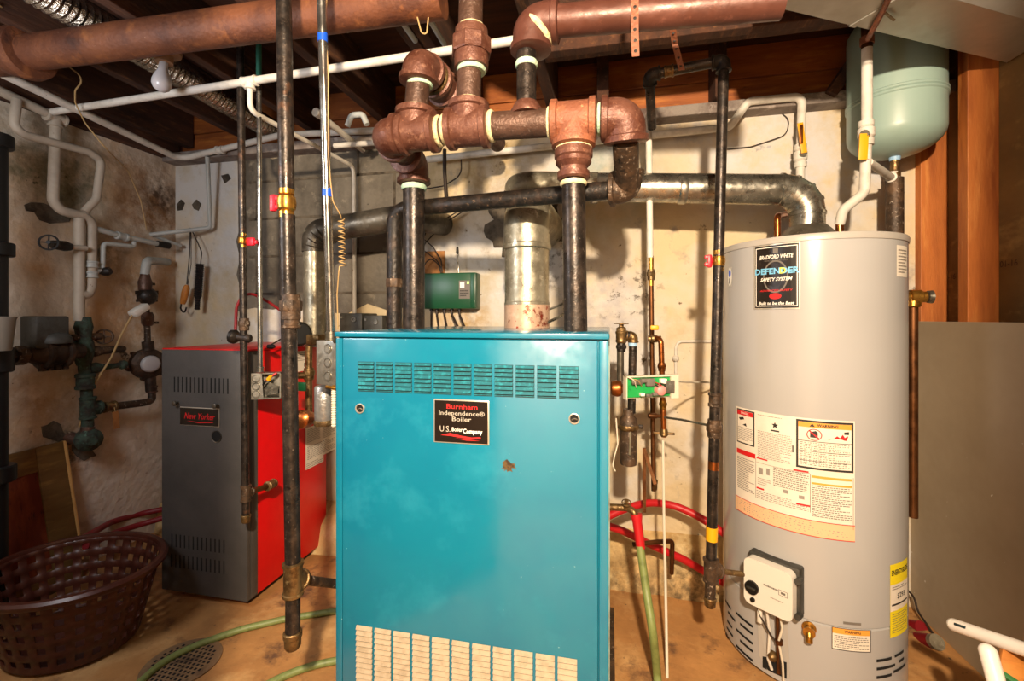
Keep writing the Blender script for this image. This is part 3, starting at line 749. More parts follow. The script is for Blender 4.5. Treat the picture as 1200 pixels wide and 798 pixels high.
# ---------------------------------------------------------------- brown main above
BM = thing('steam_main', 'thick brown horizontal pipe with big elbow under the joists, running to the silver duct', 'pipe', H(617, 60))
c0 = H(622, 28)
mdir = (H(900, 3)-H(660, 26)).normalized()
elbow(BM, c0, UP, mdir, .0485, .075, 'brown_main')
obj('main_pipe', B().cyl(c0+mdir*.05, H(917, 2), .0395, 28), 'brown_main', BM)
ring(BM, c0+(mdir+DN)*.0189, mdir+UP, .0512, .014, 'dope_cream')
def strap(label, pts, holes):
    b = B(); pts = [V(p) for p in pts]; w = .009
    S = thing('hanger_strap', label, 'strap', pts[-1])
    rows = []
    for p in pts: rows.append([p+V((-w, 0, 0)), p+V((w, 0, 0)), p+V((w, .0015, 0)), p+V((-w, .0015, 0))])
    obj('strap', b.rings(rows), 'rust_orange', S)
    hb = B()
    for k in range(holes):
        f = (k+.5)/holes*(len(pts)-1); i = int(f); p = pts[i].lerp(pts[min(i+1, len(pts)-1)], f-i)
        hb.cyl(p+V((0, -.0009, 0)), p+V((0, .0005, 0)), .004, 10)
    obj('hole_pattern', hb, 'iron_dull', S)
c = H(743, 18); yf = HDY-.042
strap('rusty perforated strap hanging down over the brown main, left one of two', [V((c.x, 1.23, 2.315)), V((c.x, yf-.002, 2.06)), P(744, 8, Y=yf), P(744, 38, Y=yf), P(745, 66, Y=yf)], 9)
strap('rusty perforated strap holding the black gas pipe, right one of two', [P(786, -8, Y=1.30), P(787, 24, Y=1.36), P(791, 52, Y=1.44), P(799, 82, Y=1.475)], 9)
# ================================================================ BIG BLACK PIPE in front, left
GP = thing('gas_pipe', 'thick black gas pipe with brass valve and red handle in front of the red boiler', 'pipe', P(343, 763, d=1.14))
d0 = 1.14
tp, um, tt, ft = P(331, -88, d=d0), P(341, 360, d=d0), P(343.5, 678, d=d0), P(343, 745, d=d0)
obj('pipe', B().cyl(tp, P(336, 222, d=d0), .0185, 22), 'iron', GP)
obj('pipe', B().cyl(P(336.5, 252, d=d0), tt, .0185, 22), 'iron', GP)
obj('pipe', B().cyl(tt, ft, .0175, 22), 'iron', GP)
lv = P(335.8, 238, d=d0)
lever_valve(GP, lv, UP, .0145, UP, .05, 'brass', 'red_handle')
side = (lv-P(300, 238, d=d0)).normalized()*-1
b = B(); hp = lv+side*.022
b.cyl(lv, hp+side*.012, .005, 10); b.box(hp+side*.011, (.016, .012, .042), None, .004); b.box(hp+side*.006+UP*.012, (.024, .01, .014), None, .003); b.box(hp+side*.006-UP*.010, (.024, .01, .012), None, .003)
obj('valve_handle', b, 'red_handle', GP, label='red valve handle')
hexnut(GP, um, UP, .027, .062, 'iron_old'); coupling(GP, um+DN*.038, UP, .02, .03, 'iron_old')
rt = (P(393, 684, d=1.3)-tt).normalized()
tee(GP, tt, UP, rt, .0225, .042, .038, 'brass_old')
obj('branch_pipe', B().cyl(tt+rt*.02, tt+rt*.22, .012, 16), 'iron_old', GP)
capend(GP, ft+UP*.012, DN, .020, .045, 'brass_old')
# ---------------------------------------------------------------- thin black pipe in front of grey boiler
d1 = 1.66
TP = thing('gas_pipe', 'thin black pipe with small red handle in front of the grey boiler panel', 'pipe', P(288, 618, d=d1))
obj('pipe', B().tube([P(281.5, 45, d=d1), P(288, 606, d=d1)], .0125, .02, 16), 'iron', TP)
p = P(284.5, 282, d=d1)
lever_valve(TP, p, UP, .010, UP, .04, 'brass', 'red_handle')
rd = (P(300, 284, d=d1)-p).normalized()
b = B(); b.cyl(p, p+rd*.03, .004, 8); b.box(p+rd*.03, (.032, .012, .030), None, .004); b.box(p+rd*.045, (.02, .01, .014), None, .003)
obj('valve_handle', b, 'red_handle', TP, label='red valve handle')
hexnut(TP, P(286, 380, d=d1), UP, .02, .045, 'iron_old'); 
p = P(286, 396, d=d1)
obj('regulator', B().lathe(p+rd*-.055, rd, [(0, .012), (.006, .024), (.02, .026), (.03, .02), (.034, .014), (.075, .016), (.08, .012)], 18), 'iron_dull', TP)
p = P(288, 578, d=d1); br = (P(322, 566, d=1.86)-p).normalized()
tee(TP, p, UP, br, .016, .03, .03, 'iron_old')
obj('branch_pipe', B().cyl(p, P(319, 568, d=1.80), .0105, 14), 'copper_dark', TP)
elbow(TP, P(317, 568.5, d=1.79), br, V((-.2, 1, 0)), .016, .024, 'brass_old')
capend(TP, P(288, 603, d=d1), DN, .015, .03, 'brass_old')
TC = solo('red_cable', B().tube([P(276, 388, d=1.75), P(277, 360, d=1.75), P(284, 346, d=1.75), P(296, 344, d=1.78), P(315, 354, d=1.85), P(335, 368, d=1.9)], .0055, .06, 10), 'wire_red', 'thin red cable hanging behind the thin black pipe', 'cable')
# conduit to the open junction box
CJ = thing('conduit', 'thin steel conduit with green upper end dropping to the open junction box', 'conduit', P(305, 440, d=1.68))
obj('conduit_pipe', B().tube([P(303.5, 84, d=1.68), P(305, 436, d=1.68)], .0088, .02, 14), 'emt', CJ)
obj('green_end', B().cyl(P(303.2, 52, d=1.68), P(303.5, 96, d=1.68), .0095, 14), 'green_paint', CJ, label='green painted end')
coupling(CJ, P(305, 433, d=1.68), UP, .011, .02, 'galv', 'connector')
# silver conduit with blue tape
SC_ = thing('conduit', 'shiny silver conduit with two blue tape bands left of the turquoise boiler', 'conduit', P(388, 390, d=1.19))
ca, cb = P(374.5, -85, d=1.11), P(388, 392, d=1.20)
obj('conduit_pipe', B().cyl(ca, cb, .0112, 18), 'emt', SC_)
for py in (37, 217):
    f = (py+85)/477
    obj('tape_band', B().cyl(ca.lerp(cb, f)-UP*.011, ca.lerp(cb, f)+UP*.011, .0118, 18), 'tape_blue', SC_, label='blue tape')
coupling(SC_, cb+DN*.004, UP, .013, .024, 'galv', 'connector')
# thermostat wire with a coil
w_ = [P(383, -10, d=1.13), P(381, 30, d=1.13), P(385, 90, d=1.14), P(384, 170, d=1.15), P(387, 210, d=1.16), P(390, 236, d=1.17), P(399, 252, d=1.19), P(400, 256, d=1.2)]
cw = B().tube(w_, .0016, .03, 6)
a, b_ = P(400, 256, d=1.2), P(401, 312, d=1.2); pts = []
for k in range(105):
    f = k/104; t = f*2*PI*9.5
    pts.append(a.lerp(b_, f)+V((math.cos(t)*.008, math.sin(t)*.008, 0)))
cw.tube(pts, .0016, .0, 6, cap=True)
cw.tube([pts[-1], P(397, 318, d=1.2), P(395, 345, d=1.22), P(396, 385, d=1.24)], .0016, .02, 6)
solo('coiled_wire', cw, 'wire_tan', 'tan thermostat wire with a springy coil beside the shiny silver conduit', 'wire')
# ================================================================ FLUES
HC = V((camw_x(1.035, 1.594)[0], camw_x(1.035, 1.594)[1], 0)); HR = .268; HT = 1.404
FY = HC.y
FL = thing('flue_pipe', 'galvanized horizontal flue from the white water heater toward the chimney', 'flue', V((HC.x, FY, HT)))
fz = P(918, 224, Y=FY).z
el = V((HC.x, FY, fz)); le = P(600, 219, Y=FY)
gd = (le-el).normalized()
b = B(); b.cyl(el+gd*.09, P(680, 219, Y=FY), .0535, 32)
for px in (697, 800): 
    q = P(px, 221.5, Y=FY); b.lathe(q, gd, [(-.014, .0535), (-.01, .0555), (.01, .0555), (.014, .0535)], 32)
obj('flue_section', b, 'galv', FL)
b = B(); b.tube([P(700, 219, Y=FY), P(603, 217, Y=FY), P(603, 217, Y=FY)+V((-.01, .3, .02))], .0545, .09, 30)
obj('flue_section', b, 'galv_old', FL)
b = B(); ang = [0, 22, 45, 68, 90]
R0 = .085; cen = el+gd*.085+DN*.085
prev = None; rows = []
for i, a in enumerate(ang):
    t = math.radians(a); p = cen+(UP*math.cos(t)-gd*math.sin(t))*R0
    tdir = (-gd*math.cos(t)-UP*math.sin(t))
    x, y, z = frame(tdir); y0 = BK; x0 = tdir.cross(y0)
    for dd, rr in ((-.006, .0545), (-.005, .0575), (.005, .0575), (.006, .0545)):
        rows.append([p+tdir*dd+(x0*math.cos(2*PI*k/28)+y0*math.sin(2*PI*k/28))*rr for k in range(28)])
b.rings(rows); obj('elbow', b, 'galv', FL, angle=20)
e_ = cen-gd*R0
obj('flue_drop', B().cyl(e_, V((e_.x, e_.y, HT+.055)), .054, 28), 'galv', FL)
b = B().lathe(V((e_.x, e_.y, HT+.006)), UP, [(0, .105), (.008, .105), (.03, .085), (.055, .062), (.06, .056)], 32)
obj('draft_hood', b, 'galv_dark', FL)
# boiler flue
BF = thing('flue_pipe', 'fat galvanized flue rising from the turquoise boiler, rusty at its base', 'flue', P(617, 385, Y=1.60))
fx = P(617.5, 330, Y=1.60).x; z0 = BZ1-.001; ztop = P(617, 262, Y=1.60).z
b = B().cyl((fx, 1.60, z0), (fx, 1.60, ztop), .079, 36)
zz = P(617, 356, Y=1.6).z; b.lathe((fx, 1.60, zz), UP, [(-.006, .079), (-.004, .081), (.004, .081), (.006, .079)], 36)
obj('flue_section', b, 'galv_old', BF)
b = B().lathe((fx, 1.60, z0+.0005), UP, [(0, .0805), (.085, .0805)], 36, False, False)
obj('rust_band', b, mat('flue_rust', '#c9a58c', .45, .4, spots=[('#7a2a16', 14, .56, .60, 8), ('#d9b9a0', 30, .5, .7, 4), ('#9a3a20', 26, .63, .66, 6)]), BF, label='rust-spotted lower band')
z1 = P(617, 292, Y=1.6).z
b = B().tube([(fx, 1.60, z1), (fx, 1.60, ztop+.045), (fx, 2.096, ztop+.075)], .0835, .10, 36)
b.lathe((fx, 1.60, z1), UP, [(-.004, .0835), (0, .087), (.012, .087), (.016, .0835)], 36)
obj('elbow', b, 'galv_old', BF)
# red boiler flue
RFV = thing('flue_pipe', 'dull flue from the red boiler turning right along the dark block wall', 'flue', P(369, 395, Y=1.78))
a = P(369, 395, Y=1.80); c_ = P(370, 272, Y=1.80); e_ = P(470, 253, Y=1.80)
pz = V((a.x, 1.80, c_.z))
obj('flue_section', B().cyl((a.x, 1.8, RZ1), pz, .049, 30), 'galv_old', RFV)
b = B(); b.tube([pz+DN*.09, pz, V((e_.x, 1.82, e_.z)), V((e_.x+.08, 2.098, e_.z+.02))], .054, .09, 30)
for k in range(5):
    t = math.radians(15+17*k); p = pz+DN*.09+RT*.09+(UP*math.sin(t)-RT*math.cos(t))*.09
    b.torus(p, UP*math.cos(t)+RT*math.sin(t), .0535, .003, 28, 6)
obj('flue_section', b, 'galv_dark', RFV)
# ================================================================ BLACK GAS PIPE right
d2 = 1.40
RG = thing('gas_pipe', 'black gas pipe with red handle dropping from the ceiling beside the white water heater', 'pipe', P(832, 708, d=d2))
a0 = P(764, 150, d=1.62); a1 = P(761, 88, d=1.47); a2 = P(848, 71, d=d2); a3 = P(834, 640, d=d2); a4 = P(833, 668, d=d2); a5 = P(832, 700, d=d2)
obj('pipe', B().cyl(a0, a1, .0155, 18), 'iron', RG); obj('pipe', B().cyl(a1, a2, .0155, 18), 'iron', RG); obj('pipe', B().cyl(a2, a4, .0158, 20), 'iron', RG); obj('pipe', B().cyl(a4, a5, .0155, 18), 'iron_old', RG)
h_ = (a2-a1).normalized()
elbow(RG, a1, (a1-a0), h_, .0205, .034, 'iron_dull'); elbow(RG, a2, h_, DN, .0205, .034, 'iron_dull')
coupling(RG, a1+h_*.06, h_, .017, .03, 'brass_old')
def on(py): f = (py-71)/(668-71); return a2.lerp(a4, f)
lever_valve(RG, on(306), UP, .0125, UP, .05, 'brass', 'red_handle')
lx = (P(800, 306, d=d2)-P(840, 306, d=d2)).normalized()
b = B(); p = on(306); b.cyl(p, p+lx*.03, .0045, 8); b.box(p+lx*.028, (.014, .012, .04), None, .004); b.box(p+lx*.032+UP*.012, (.022, .01, .012), None, .003); b.box(p+lx*.032+DN*.010, (.022, .01, .012), None, .003)
obj('valve_handle', b, 'red_handle', RG, label='red valve handle')
coupling(RG, on(468), UP, .018, .045, 'iron_old')
hexnut(RG, on(502), UP, .024, .055, 'iron_old')
obj('paint_mark', B().cyl(on(540), on(550), .0162, 16), 'copper', RG)
obj('tag_wrap', B().cyl(on(617), on(633), .0175, 16), 'yellow_handle', RG, label='yellow wrapped tag')
capend(RG, a5, DN, .0165, .03, 'brass_old')
# ================================================================ WATER HEATER
HX, HYY = HC.x, HC.y
WH = thing('water_heater', 'tall light grey cylindrical water heater covered with labels at the right', 'water heater', (HX, HYY, 0))
def hit(px, py):
    r = ray(px, py); a = r.x**2+r.y**2; b = -2*(r.x*HX+r.y*HYY); c = HX**2+HYY**2-HR**2
    d = (-b-math.sqrt(max(0, b*b-4*a*c)))/(2*a)
    q = V((0, 0, EYE))+r*d
    return math.atan2(q.y-HYY, q.x-HX), q.z
def cylf(a0, z0, R=HR): 
    return lambda u, v, l=0: V((HX+math.cos(a0+u/HR)*(R+l), HYY+math.sin(a0+u/HR)*(R+l), z0+v))
def atc(a, z, l=0): return V((HX+math.cos(a)*(HR+l), HYY+math.sin(a)*(HR+l), z))
def rad(a): return V((math.cos(a), math.sin(a), 0))
SEG = 96
b = B().lathe((HX, HYY, .24), UP, [(0, HR-.003), (.002, HR), (HT-.24-.012, HR), (HT-.24-.008, HR-.004)], SEG)
obj('jacket', b, 'heater_enamel', WH)
obj('lower_jacket', B().lathe((HX, HYY, .012), UP, [(0, HR-.01), (.004, HR-.001), (.222, HR-.001), (.226, HR-.006)], SEG), 'heater_enamel', WH)
obj('base_ring', B().lathe((HX, HYY, 0), UP, [(0, HR-.03), (.018, HR-.03)], 48), 'iron_dull', WH)
obj('top_cap', B().lathe((HX, HYY, HT-.022), UP, [(0, HR+.003), (.014, HR+.004), (.02, HR+.001), (.022, HR-.008), (.024, .0)], SEG), 'heater_trim', WH)
def cdecal(name, px0, py0, px1, py1, m, label=None, zref=None, lift=.0008):
    a0, zt_ = hit(px0, py0); a1, zb_ = hit(px1, py1)
    return Decal(name, WH, cylf(a0, zb_), (a1-a0)*HR, zt_-zb_, m, lift, label)
# black emblem plate near the top
D = cdecal('emblem_plate', 884, 289, 938, 362, 'plate_black', 'black square label with bright border', lift=.0014)
w, h = D.w, D.h
D.frame('border_line', .0, .0, 1, 1, .004, 'plate_rim'); D.frame('border_line', .05, .045, .95, .955, .0022, 'ink_white')
D.text('BRADFORD WHITE', .5, .80, h*.085, 'ink_white', .0004, .25, width=w*.72)
D.text('WATER HEATERS', .5, .745, h*.03, 'ink_grey', 0, .2, width=w*.5)
D.polys('shield_ring', [[(.5+.27*math.cos(t*PI/16), .5+.25*math.sin(t*PI/16)) for t in range(32)]], 'ink_grey', 1)
D.polys('shield_field', [[(.5+.24*math.cos(t*PI/16), .5+.225*math.sin(t*PI/16)) for t in range(32)]], 'plate_black', 1.5)
D.rects('crest', [(.45, .86, .56, .93)], 'ink_grey')
D.text('DEFENDER', .5, .58, h*.125, 'ink_blue', .0009, 0, width=w*.95, lv=2)
D.text('D', .655, .58, h*.125, 'ink_green', .0009, 0, lv=2.5)
D.text('SAFETY SYSTEM', .5, .455, h*.07, 'ink_white', .0004, .3, width=w*.68)
D.text('ADVANCED SAFETY', .5, .285, h*.04, 'ink_red', .0001, .2, width=w*.7)
D.polys('red_badge', [[(.5+.13*math.cos(t*PI/12), .2+.045*math.sin(t*PI/12)) for t in range(24)]], 'ink_red', 2)
D.text('Built to be the Best', .5, .09, h*.065, 'ink_white', .0003, .2, width=w*.76)
# oval sticker at the far left
a0, z0 = hit(853.5, 325)
D = Decal('oval_sticker', WH, cylf(a0, z0-.034), .03, .068, 'heater_trim')
D.polys('oval', [[(.5+.48*math.cos(t*PI/14), .5+.48*math.sin(t*PI/14)) for t in range(28)]], 'ink_white')
D.polys('blue_mark', [[(.5+.3*math.cos(t*PI/14), .68+.2*math.sin(t*PI/14)) for t in range(28)]], 'tape_blue', 2)
D.polys('dark_mark', [[(.3, .2), (.5, .12), (.6, .42), (.38, .45)]], 'ink', 2)
# the large instruction sheet
D = cdecal('instruction_sheet', 862.5, 475.5, 1001.5, 635, 'paper', 'large white safety and rating sheet')
w, h = D.w, D.h
def U(px): return (hit(px, 540)[0]-hit(862.5, 540)[0])*HR/w
def Vv(py, px=932):  # height on the sheet from the left column measure
    return 1-(hit(px, py)[1]-hit(862.5, 475.5)[1])/(-h)
uA, uB, uC, uD, uE = U(864), U(884.5), U(887), U(933), U(1000)
D.rects('panel_border', [(uA, .66, uB, .985)], 'ink', 1); D.rects('panel_field', [(uA+.012, .672, uB-.012, .973)], 'paper', 2)
D.rects('danger_bar', [(uA+.012, .93, uB-.012, .972)], 'ink_red', 3); D.text('DANGER', (uA+uB)/2, .951, h*.028, 'ink_white', 0, lv=4, width=w*.09)
D.polys('pictogram', [[(uA+.03, .9), (uA+.09, .915), (uA+.1, .895), (uA+.05, .88)], [(uA+.08, .84), (uA+.12, .86), (uA+.13, .83)]], 'ink', 3)
D.print(uA+.02, .69, uB-.02, .82, 9, 'ink_grey', .4, seed=11)
D.print(uC+.01, .965, uD-.02, .975, 1, 'ink_soft', .6, seed=12)
uM = (uC+uD)/2
D.polys('star_mark', [[(uM+.028*(1 if k % 2 == 0 else .45)*math.cos(PI/2+k*PI/5), .90+.03*(1 if k % 2 == 0 else .45)*math.sin(PI/2+k*PI/5)) for k in range(10)]], 'ink', 2)
D.rects('mark_bar', [(uM-.035, .845, uM+.035, .857)], 'ink', 2)
D.print(uC+.01, .58, uD-.03, .83, 17, 'ink_soft', .38, seed=13)
D.rects('bar_code', [(uD-.03, .69, uD-.014, .75)], 'ink_grey', 2)
D.rects('panel_border', [(uD, .57, uE, .985)], 'ink', 1); D.rects('panel_field', [(uD+.016, .588, uE-.016, .968)], 'paper', 2)
D.rects('warning_bar', [(uD+.016, .925, uE-.016, .968)], 'ink_orange', 3)
uW = (uD+uE)/2
D.text('WARNING', uW+.02, .946, h*.032, 'ink', .0004, lv=4, width=w*.15); D.polys('alert_triangle', [[(uW-.11, .933), (uW-.07, .933), (uW-.09, .96)]], 'ink', 4)
def annulus(cu, cv, ru, rv, k=.82, n=28):
    return [[(cu+ru*math.cos(2*PI*i/n), cv+rv*math.sin(2*PI*i/n)), (cu+ru*math.cos(2*PI*(i+1)/n), cv+rv*math.sin(2*PI*(i+1)/n)), (cu+k*ru*math.cos(2*PI*(i+1)/n), cv+k*rv*math.sin(2*PI*(i+1)/n)), (cu+k*ru*math.cos(2*PI*i/n), cv+k*rv*math.sin(2*PI*i/n))] for i in range(n)]
D.polys('prohibition_ring', annulus(uD+.13, .865, .055, .05, .88)+[[(uD+.09, .895), (uD+.1, .9), (uD+.17, .835), (uD+.16, .83)]], 'ink_red', 4)
D.polys('can_pictogram', [[(uD+.1, .84), (uD+.155, .84), (uD+.155, .885), (uD+.14, .9), (uD+.1, .885)]], 'ink', 3)
D.polys('flame_pictogram', [[(uD+.22, .835), (uD+.36, .835), (uD+.37, .875), (uD+.345, .86), (uD+.33, .885), (uD+.31, .855), (uD+.29, .87), (uD+.27, .85)]], 'ink_red', 3)
D.polys('figure_pictogram', [[(uD+.34, .885), (uD+.375, .885), (uD+.375, .91), (uD+.34, .905)]], 'ink', 3)
D.print(uD+.03, .6, uE-.03, .80, 14, 'ink_grey', .4, seed=14)
D.rects('rule_line', [(uD+.016, .805, uE-.016, .81), (uD+.02, .72, uE-.02, .724), (uD+.02, .64, uE-.02, .644)], 'ink', 3)
D.rects('red_bar', [(uA, .555, uB+.01, .6), (uC, .565, uC+.1, .578), (uD-.02, .535, uD+.09, .548), (uC, .29, uC+.07, .305), (uD, .245, uD+.1, .26)], 'ink_red', 2)
D.rects('label_frame', [(uB+.012, .2, uB+.016, .56), (uD+.1, .2, uD+.104, .53), (uC, .53, uD+.1, .533), (uE-.004, .1, uE, .53)], 'ink_grey', 2)
D.print(uA+.01, .22, uB, .53, 18, 'ink_grey', .4, seed=15)
D.print(uC+.15, .36, uD+.09, .53, 10, 'ink_grey', .42, seed=16); D.print(uC+.01, .33, uC+.13, .4, 4, 'ink_soft', .4, seed=17)
D.rects('diagram', [(uC+.02, .43, uC+.06, .49), (uC+.09, .44, uC+.12, .5), (uD-.1, .32, uD-.06, .35), (uD+.02, .3, uD+.06, .33)], 'ink_soft', 2)
D.rects('orange_bar', [(uD+.11, .5, uE-.01, .52), (uD+.11, .445, uE-.01, .462)], 'ink_orange', 2)
D.print(uD+.115, .17, uE-.015, .44, 17, 'ink_grey', .42, seed=18)
D.print(uC, .2, uD+.09, .28, 5, 'ink_soft', .4, seed=19)
D.rects('peach_band', [(0, 0, 1, .135)], 'ink_peach', 2); D.rects('red_line', [(0, .132, 1, .138), (0, 0, 1, .006)], 'ink_red', 3)
D.print(.03, .025, .97, .12, 5, 'ink_soft', .35, seed=20)
# small warning label low down, dark strip over it
D = cdecal('warning_label', 974.5, 733.5, 1020, 764, 'paper'); w, h = D.w, D.h
D.frame('border_line', 0, 0, 1, 1, .0018, 'ink', 3); D.rects('warning_bar', [(.02, .72, .98, .97)], 'ink_orange', 1); D.text('WARNING', .52, .845, h*.17, 'ink', .0003, width=w*.42)
D.print(.06, .08, .94, .66, 7, 'ink_grey', .4, seed=21)
D = cdecal('dark_strip', 988, 728, 1009, 733, 'ink_grey')
# yellow energy label, wraps round the right side
a0, zt_ = hit(1042.5, 662); a1 = a0+.098/HR*1.0; zb_ = zt_-.215
D = Decal('energy_label', WH, cylf(a0, zb_), .10, zt_-zb_, 'ink_yellow', .0016, 'yellow energy label'); w, h = D.w, D.h
D.text('ENERGYGUIDE', .5, .88, h*.1, 'ink', .0006, width=w*.9)
D.rects('white_band', [(.0, .36, 1, .72)], 'paper', 1); D.text('$293', .52, .55, h*.1, 'ink', .0005, width=w*.42)
D.rects('scale_line', [(.06, .43, .94, .455)], 'ink', 2)
D.print(.08, .64, .92, .7, 2, 'ink_grey', .4, seed=22); D.print(.08, .05, .92, .33, 9, 'ink_grey', .3, seed=23)
# small side label up at the right edge
a0, zt_ = hit(1050.5, 287); a1, zb_ = hit(1061, 325)
D = Decal('side_label', WH, cylf(a0, zb_), .07, zt_-zb_, 'paper'); D.print(.1, .1, .9, .9, 8, 'ink_soft', .4, seed=24)
# seam strip and vent slots
def slot(px, py, wd, tilt=0, hh=.008):
    a, z = hit(px, py); b = B(); f = cylf(a, z); n = 6; rows = []
    pts = []
    for i in range(n+1):
        u = -wd/2+wd*i/n; pts.append((u, math.tan(tilt)*u+hh/2))
    for i in range(n+1):
        u = wd/2-wd*i/n; pts.append((u, math.tan(tilt)*u-hh/2))
    bm = bmesh.new()
    lo = [bm.verts.new(f(u, v, .0006)) for u, v in pts[:n+1]]; hi = [bm.verts.new(f(u, v, .0006)) for u, v in pts[n+1:][::-1]]
    for i in range(n): bm.faces.new((lo[i], lo[i+1], hi[i+1], hi[i]))
    return obj('vent_slot', bm, 'hole', WH, False)
for px, py, wd in ((853, 708, .05), (871.5, 726, .075), (857, 722, .05), (874.5, 737, .055), (871.5, 745.5, .075), (855, 731, .04), (874.5, 757, .055), (855, 740, .05), (871.5, 765, .075), (852, 745, .03)):
    slot(px, py, wd, 0, .0085)
for px, py, wd in ((1036.5, 773, .055), (1039, 782, .07), (1036.5, 792.5, .055), (1054, 766, .05), (1056.5, 773, .03), (1055, 783, .07)):
    slot(px, py, wd, 0, .0085)
# gas control box
ac, zc = hit(908, 682); n_ = rad(ac); tr = UP.cross(n_).normalized()
Rc = Matrix((tr, n_, UP)).transposed(); cc = atc(ac, zc, .03)
obj('gas_valve_back', B().box(atc(ac, zc+.004, .004)+tr*.004, (.150, .04, .152), Rc, .008), 'dark_box', WH)
gb = bmesh.new(); bmesh.ops.create_cube(gb, size=1)
for v in gb.verts: v.co = V((v.co.x*.14, v.co.y*.05, v.co.z*.145))
bmesh.ops.bevel(gb, geom=[e for e in gb.edges if abs(e.verts[0].co.x-e.verts[1].co.x) < 1e-4 and abs(e.verts[0].co.z-e.verts[1].co.z) < 1e-4], offset=.02, segments=5, affect='EDGES', profile=.5)
gb.transform(Matrix.Translation(cc) @ Rc.to_4x4())
GV = obj('gas_valve_cover', gb, 'white_plastic', WH)
fc_ = flat(cc-tr*.074-UP*.074+n_*.0252, tr, UP)
obj('dial', disc(fc_, .030, .058, .0205, 0, .008, 24), 'black_plastic', GV)
obj('dial_grip', B().box(fc_(.03, .058, .010), (.026, .006, .006), Rc, .001), 'dark_box', GV)
obj('button', disc(fc_, .032, .020, .007, 0, .006, 14), 'black_plastic', GV)
D2 = Decal('valve_print', WH, lambda u, v, l=0: fc_(.06+u, .045+v, l), .075, .085, 'white_plastic', .0003)
D2.print(.05, .38, .6, .5, 1, 'ink_grey', .5, seed=31); D2.frame('logo_box', .62, .3, .95, .5, .0014, 'ink_grey'); D2.rects('logo_mark', [(.7, .36, .87, .44)], 'ink_grey'); D2.print(.3, .05, .8, .12, 1, 'ink_soft', .5, seed=32)
for v_ in (.05, -.055):
    obj('lug', B().cyl(cc+tr*.078+UP*v_-n_*.012, cc+tr*.078+UP*v_+n_*.012, .009, 12), 'dark_box', WH)
# wires and burner tubes down to the opening
ao, zo = hit(908, 776); no = rad(ao)
wallp = lambda px, py, l=.012: atc(hit(px, py)[0], hit(px, py)[1], l)
obj('burner_opening', B().poly([atc(hit(px, py)[0], hit(px, py)[1], .0008) for px, py in ((894, 769), (908, 772), (922, 776), (922, 795), (908, 789), (894, 782))], no*.001), 'hole', WH, False)
obj('burner_tube', B().tube([wallp(914, 702, .03), wallp(914, 720, .02), wallp(913, 788, .004)], .006, .02, 10), 'copper_dark', WH)
obj('igniter_wire', B().tube([wallp(892, 702, .03), wallp(897, 718, .03), wallp(907, 742, .02), wallp(914, 752, .014), wallp(917, 790, .006)], .0028, .02, 8), 'wire_dark', WH)
obj('thermostat_wire', B().tube([wallp(918, 705, .03), wallp(917, 720, .022), wallp(919, 733, .02), wallp(915, 748, .02), wallp(919, 775, .015), wallp(919, 796, .008)], .0032, .02, 8), 'wire_white', WH)
obj('pilot_tube', B().tube([wallp(903, 704, .03), wallp(904, 740, .012), wallp(902, 770, .01), wallp(905, 784, .003)], .0045, .02, 8), 'white_pipe', WH)
obj('connector_plug', B().box(wallp(896, 717, .026), (.014, .012, .05), Rc, .003), 'white_plastic', WH)
obj('cable_tie', B().lathe(wallp(915, 749, .016)-UP*.006, UP, [(0, .011), (.012, .011)], 12), 'copper_dark', WH)
obj('burner_bolt', B().lathe(wallp(906, 768, 0), no, [(0, .016), (.012, .014), (.02, .006)], 14), 'brass_old', WH)
obj('rubber_pad', B().poly([atc(hit(px, py)[0], hit(px, py)[1], .0007) for px, py in ((887, 708), (922, 716), (926, 795), (900, 786), (890, 768))], no*.0008), 'heater_trim', WH, False)
# drain valve
ad, zd = hit(948, 739); nd = rad(ad)
DV = obj('drain_valve', B().lathe(atc(ad, zd+.008, -.004), nd, [(0, .019), (.006, .019), (.008, .012), (.022, .012), (.024, .016), (.03, .016)], 20), 'brass', WH)
obj('drain_spout', B().tube([atc(ad, zd+.004, .02), atc(ad, zd-.004, .026), atc(ad, zd-.018, .028)], .0095, .012, 14), 'brass', DV)
# relief valve and discharge tube at right
ar = hit(1063, 345)[0]; 
tv = P(1070, 348, d=1.5); base_ = atc(math.atan2(tv.y-HYY, tv.x-HX), tv.z, -.006); nr = (tv-base_); nr.z = 0; nr.normalize()
RV = obj('relief_valve', B().lathe(base_, nr, [(0, .032), (.006, .032), (.008, .018), (.03, .018), (.032, .024), (.06, .024), (.064, .018), (.075, .018)], 18), 'brass', WH)
obj('relief_lever', B().lathe(base_+nr*.075, nr, [(0, .012), (.004, .02), (.016, .022), (.02, .014)], 14), 'galv', RV)
tb_ = P(1070, 348, d=1.5)
obj('valve_skirt', B().lathe(tb_+UP*.0, DN, [(0, .02), (.03, .021), (.034, .017)], 18), 'brass', RV)
obj('discharge_tube', B().cyl(tb_+DN*.02, V((tb_.x, tb_.y, P(1070, 606, d=1.5).z)), .0135, 18), 'copper_dark', WH, label='long copper discharge tube')
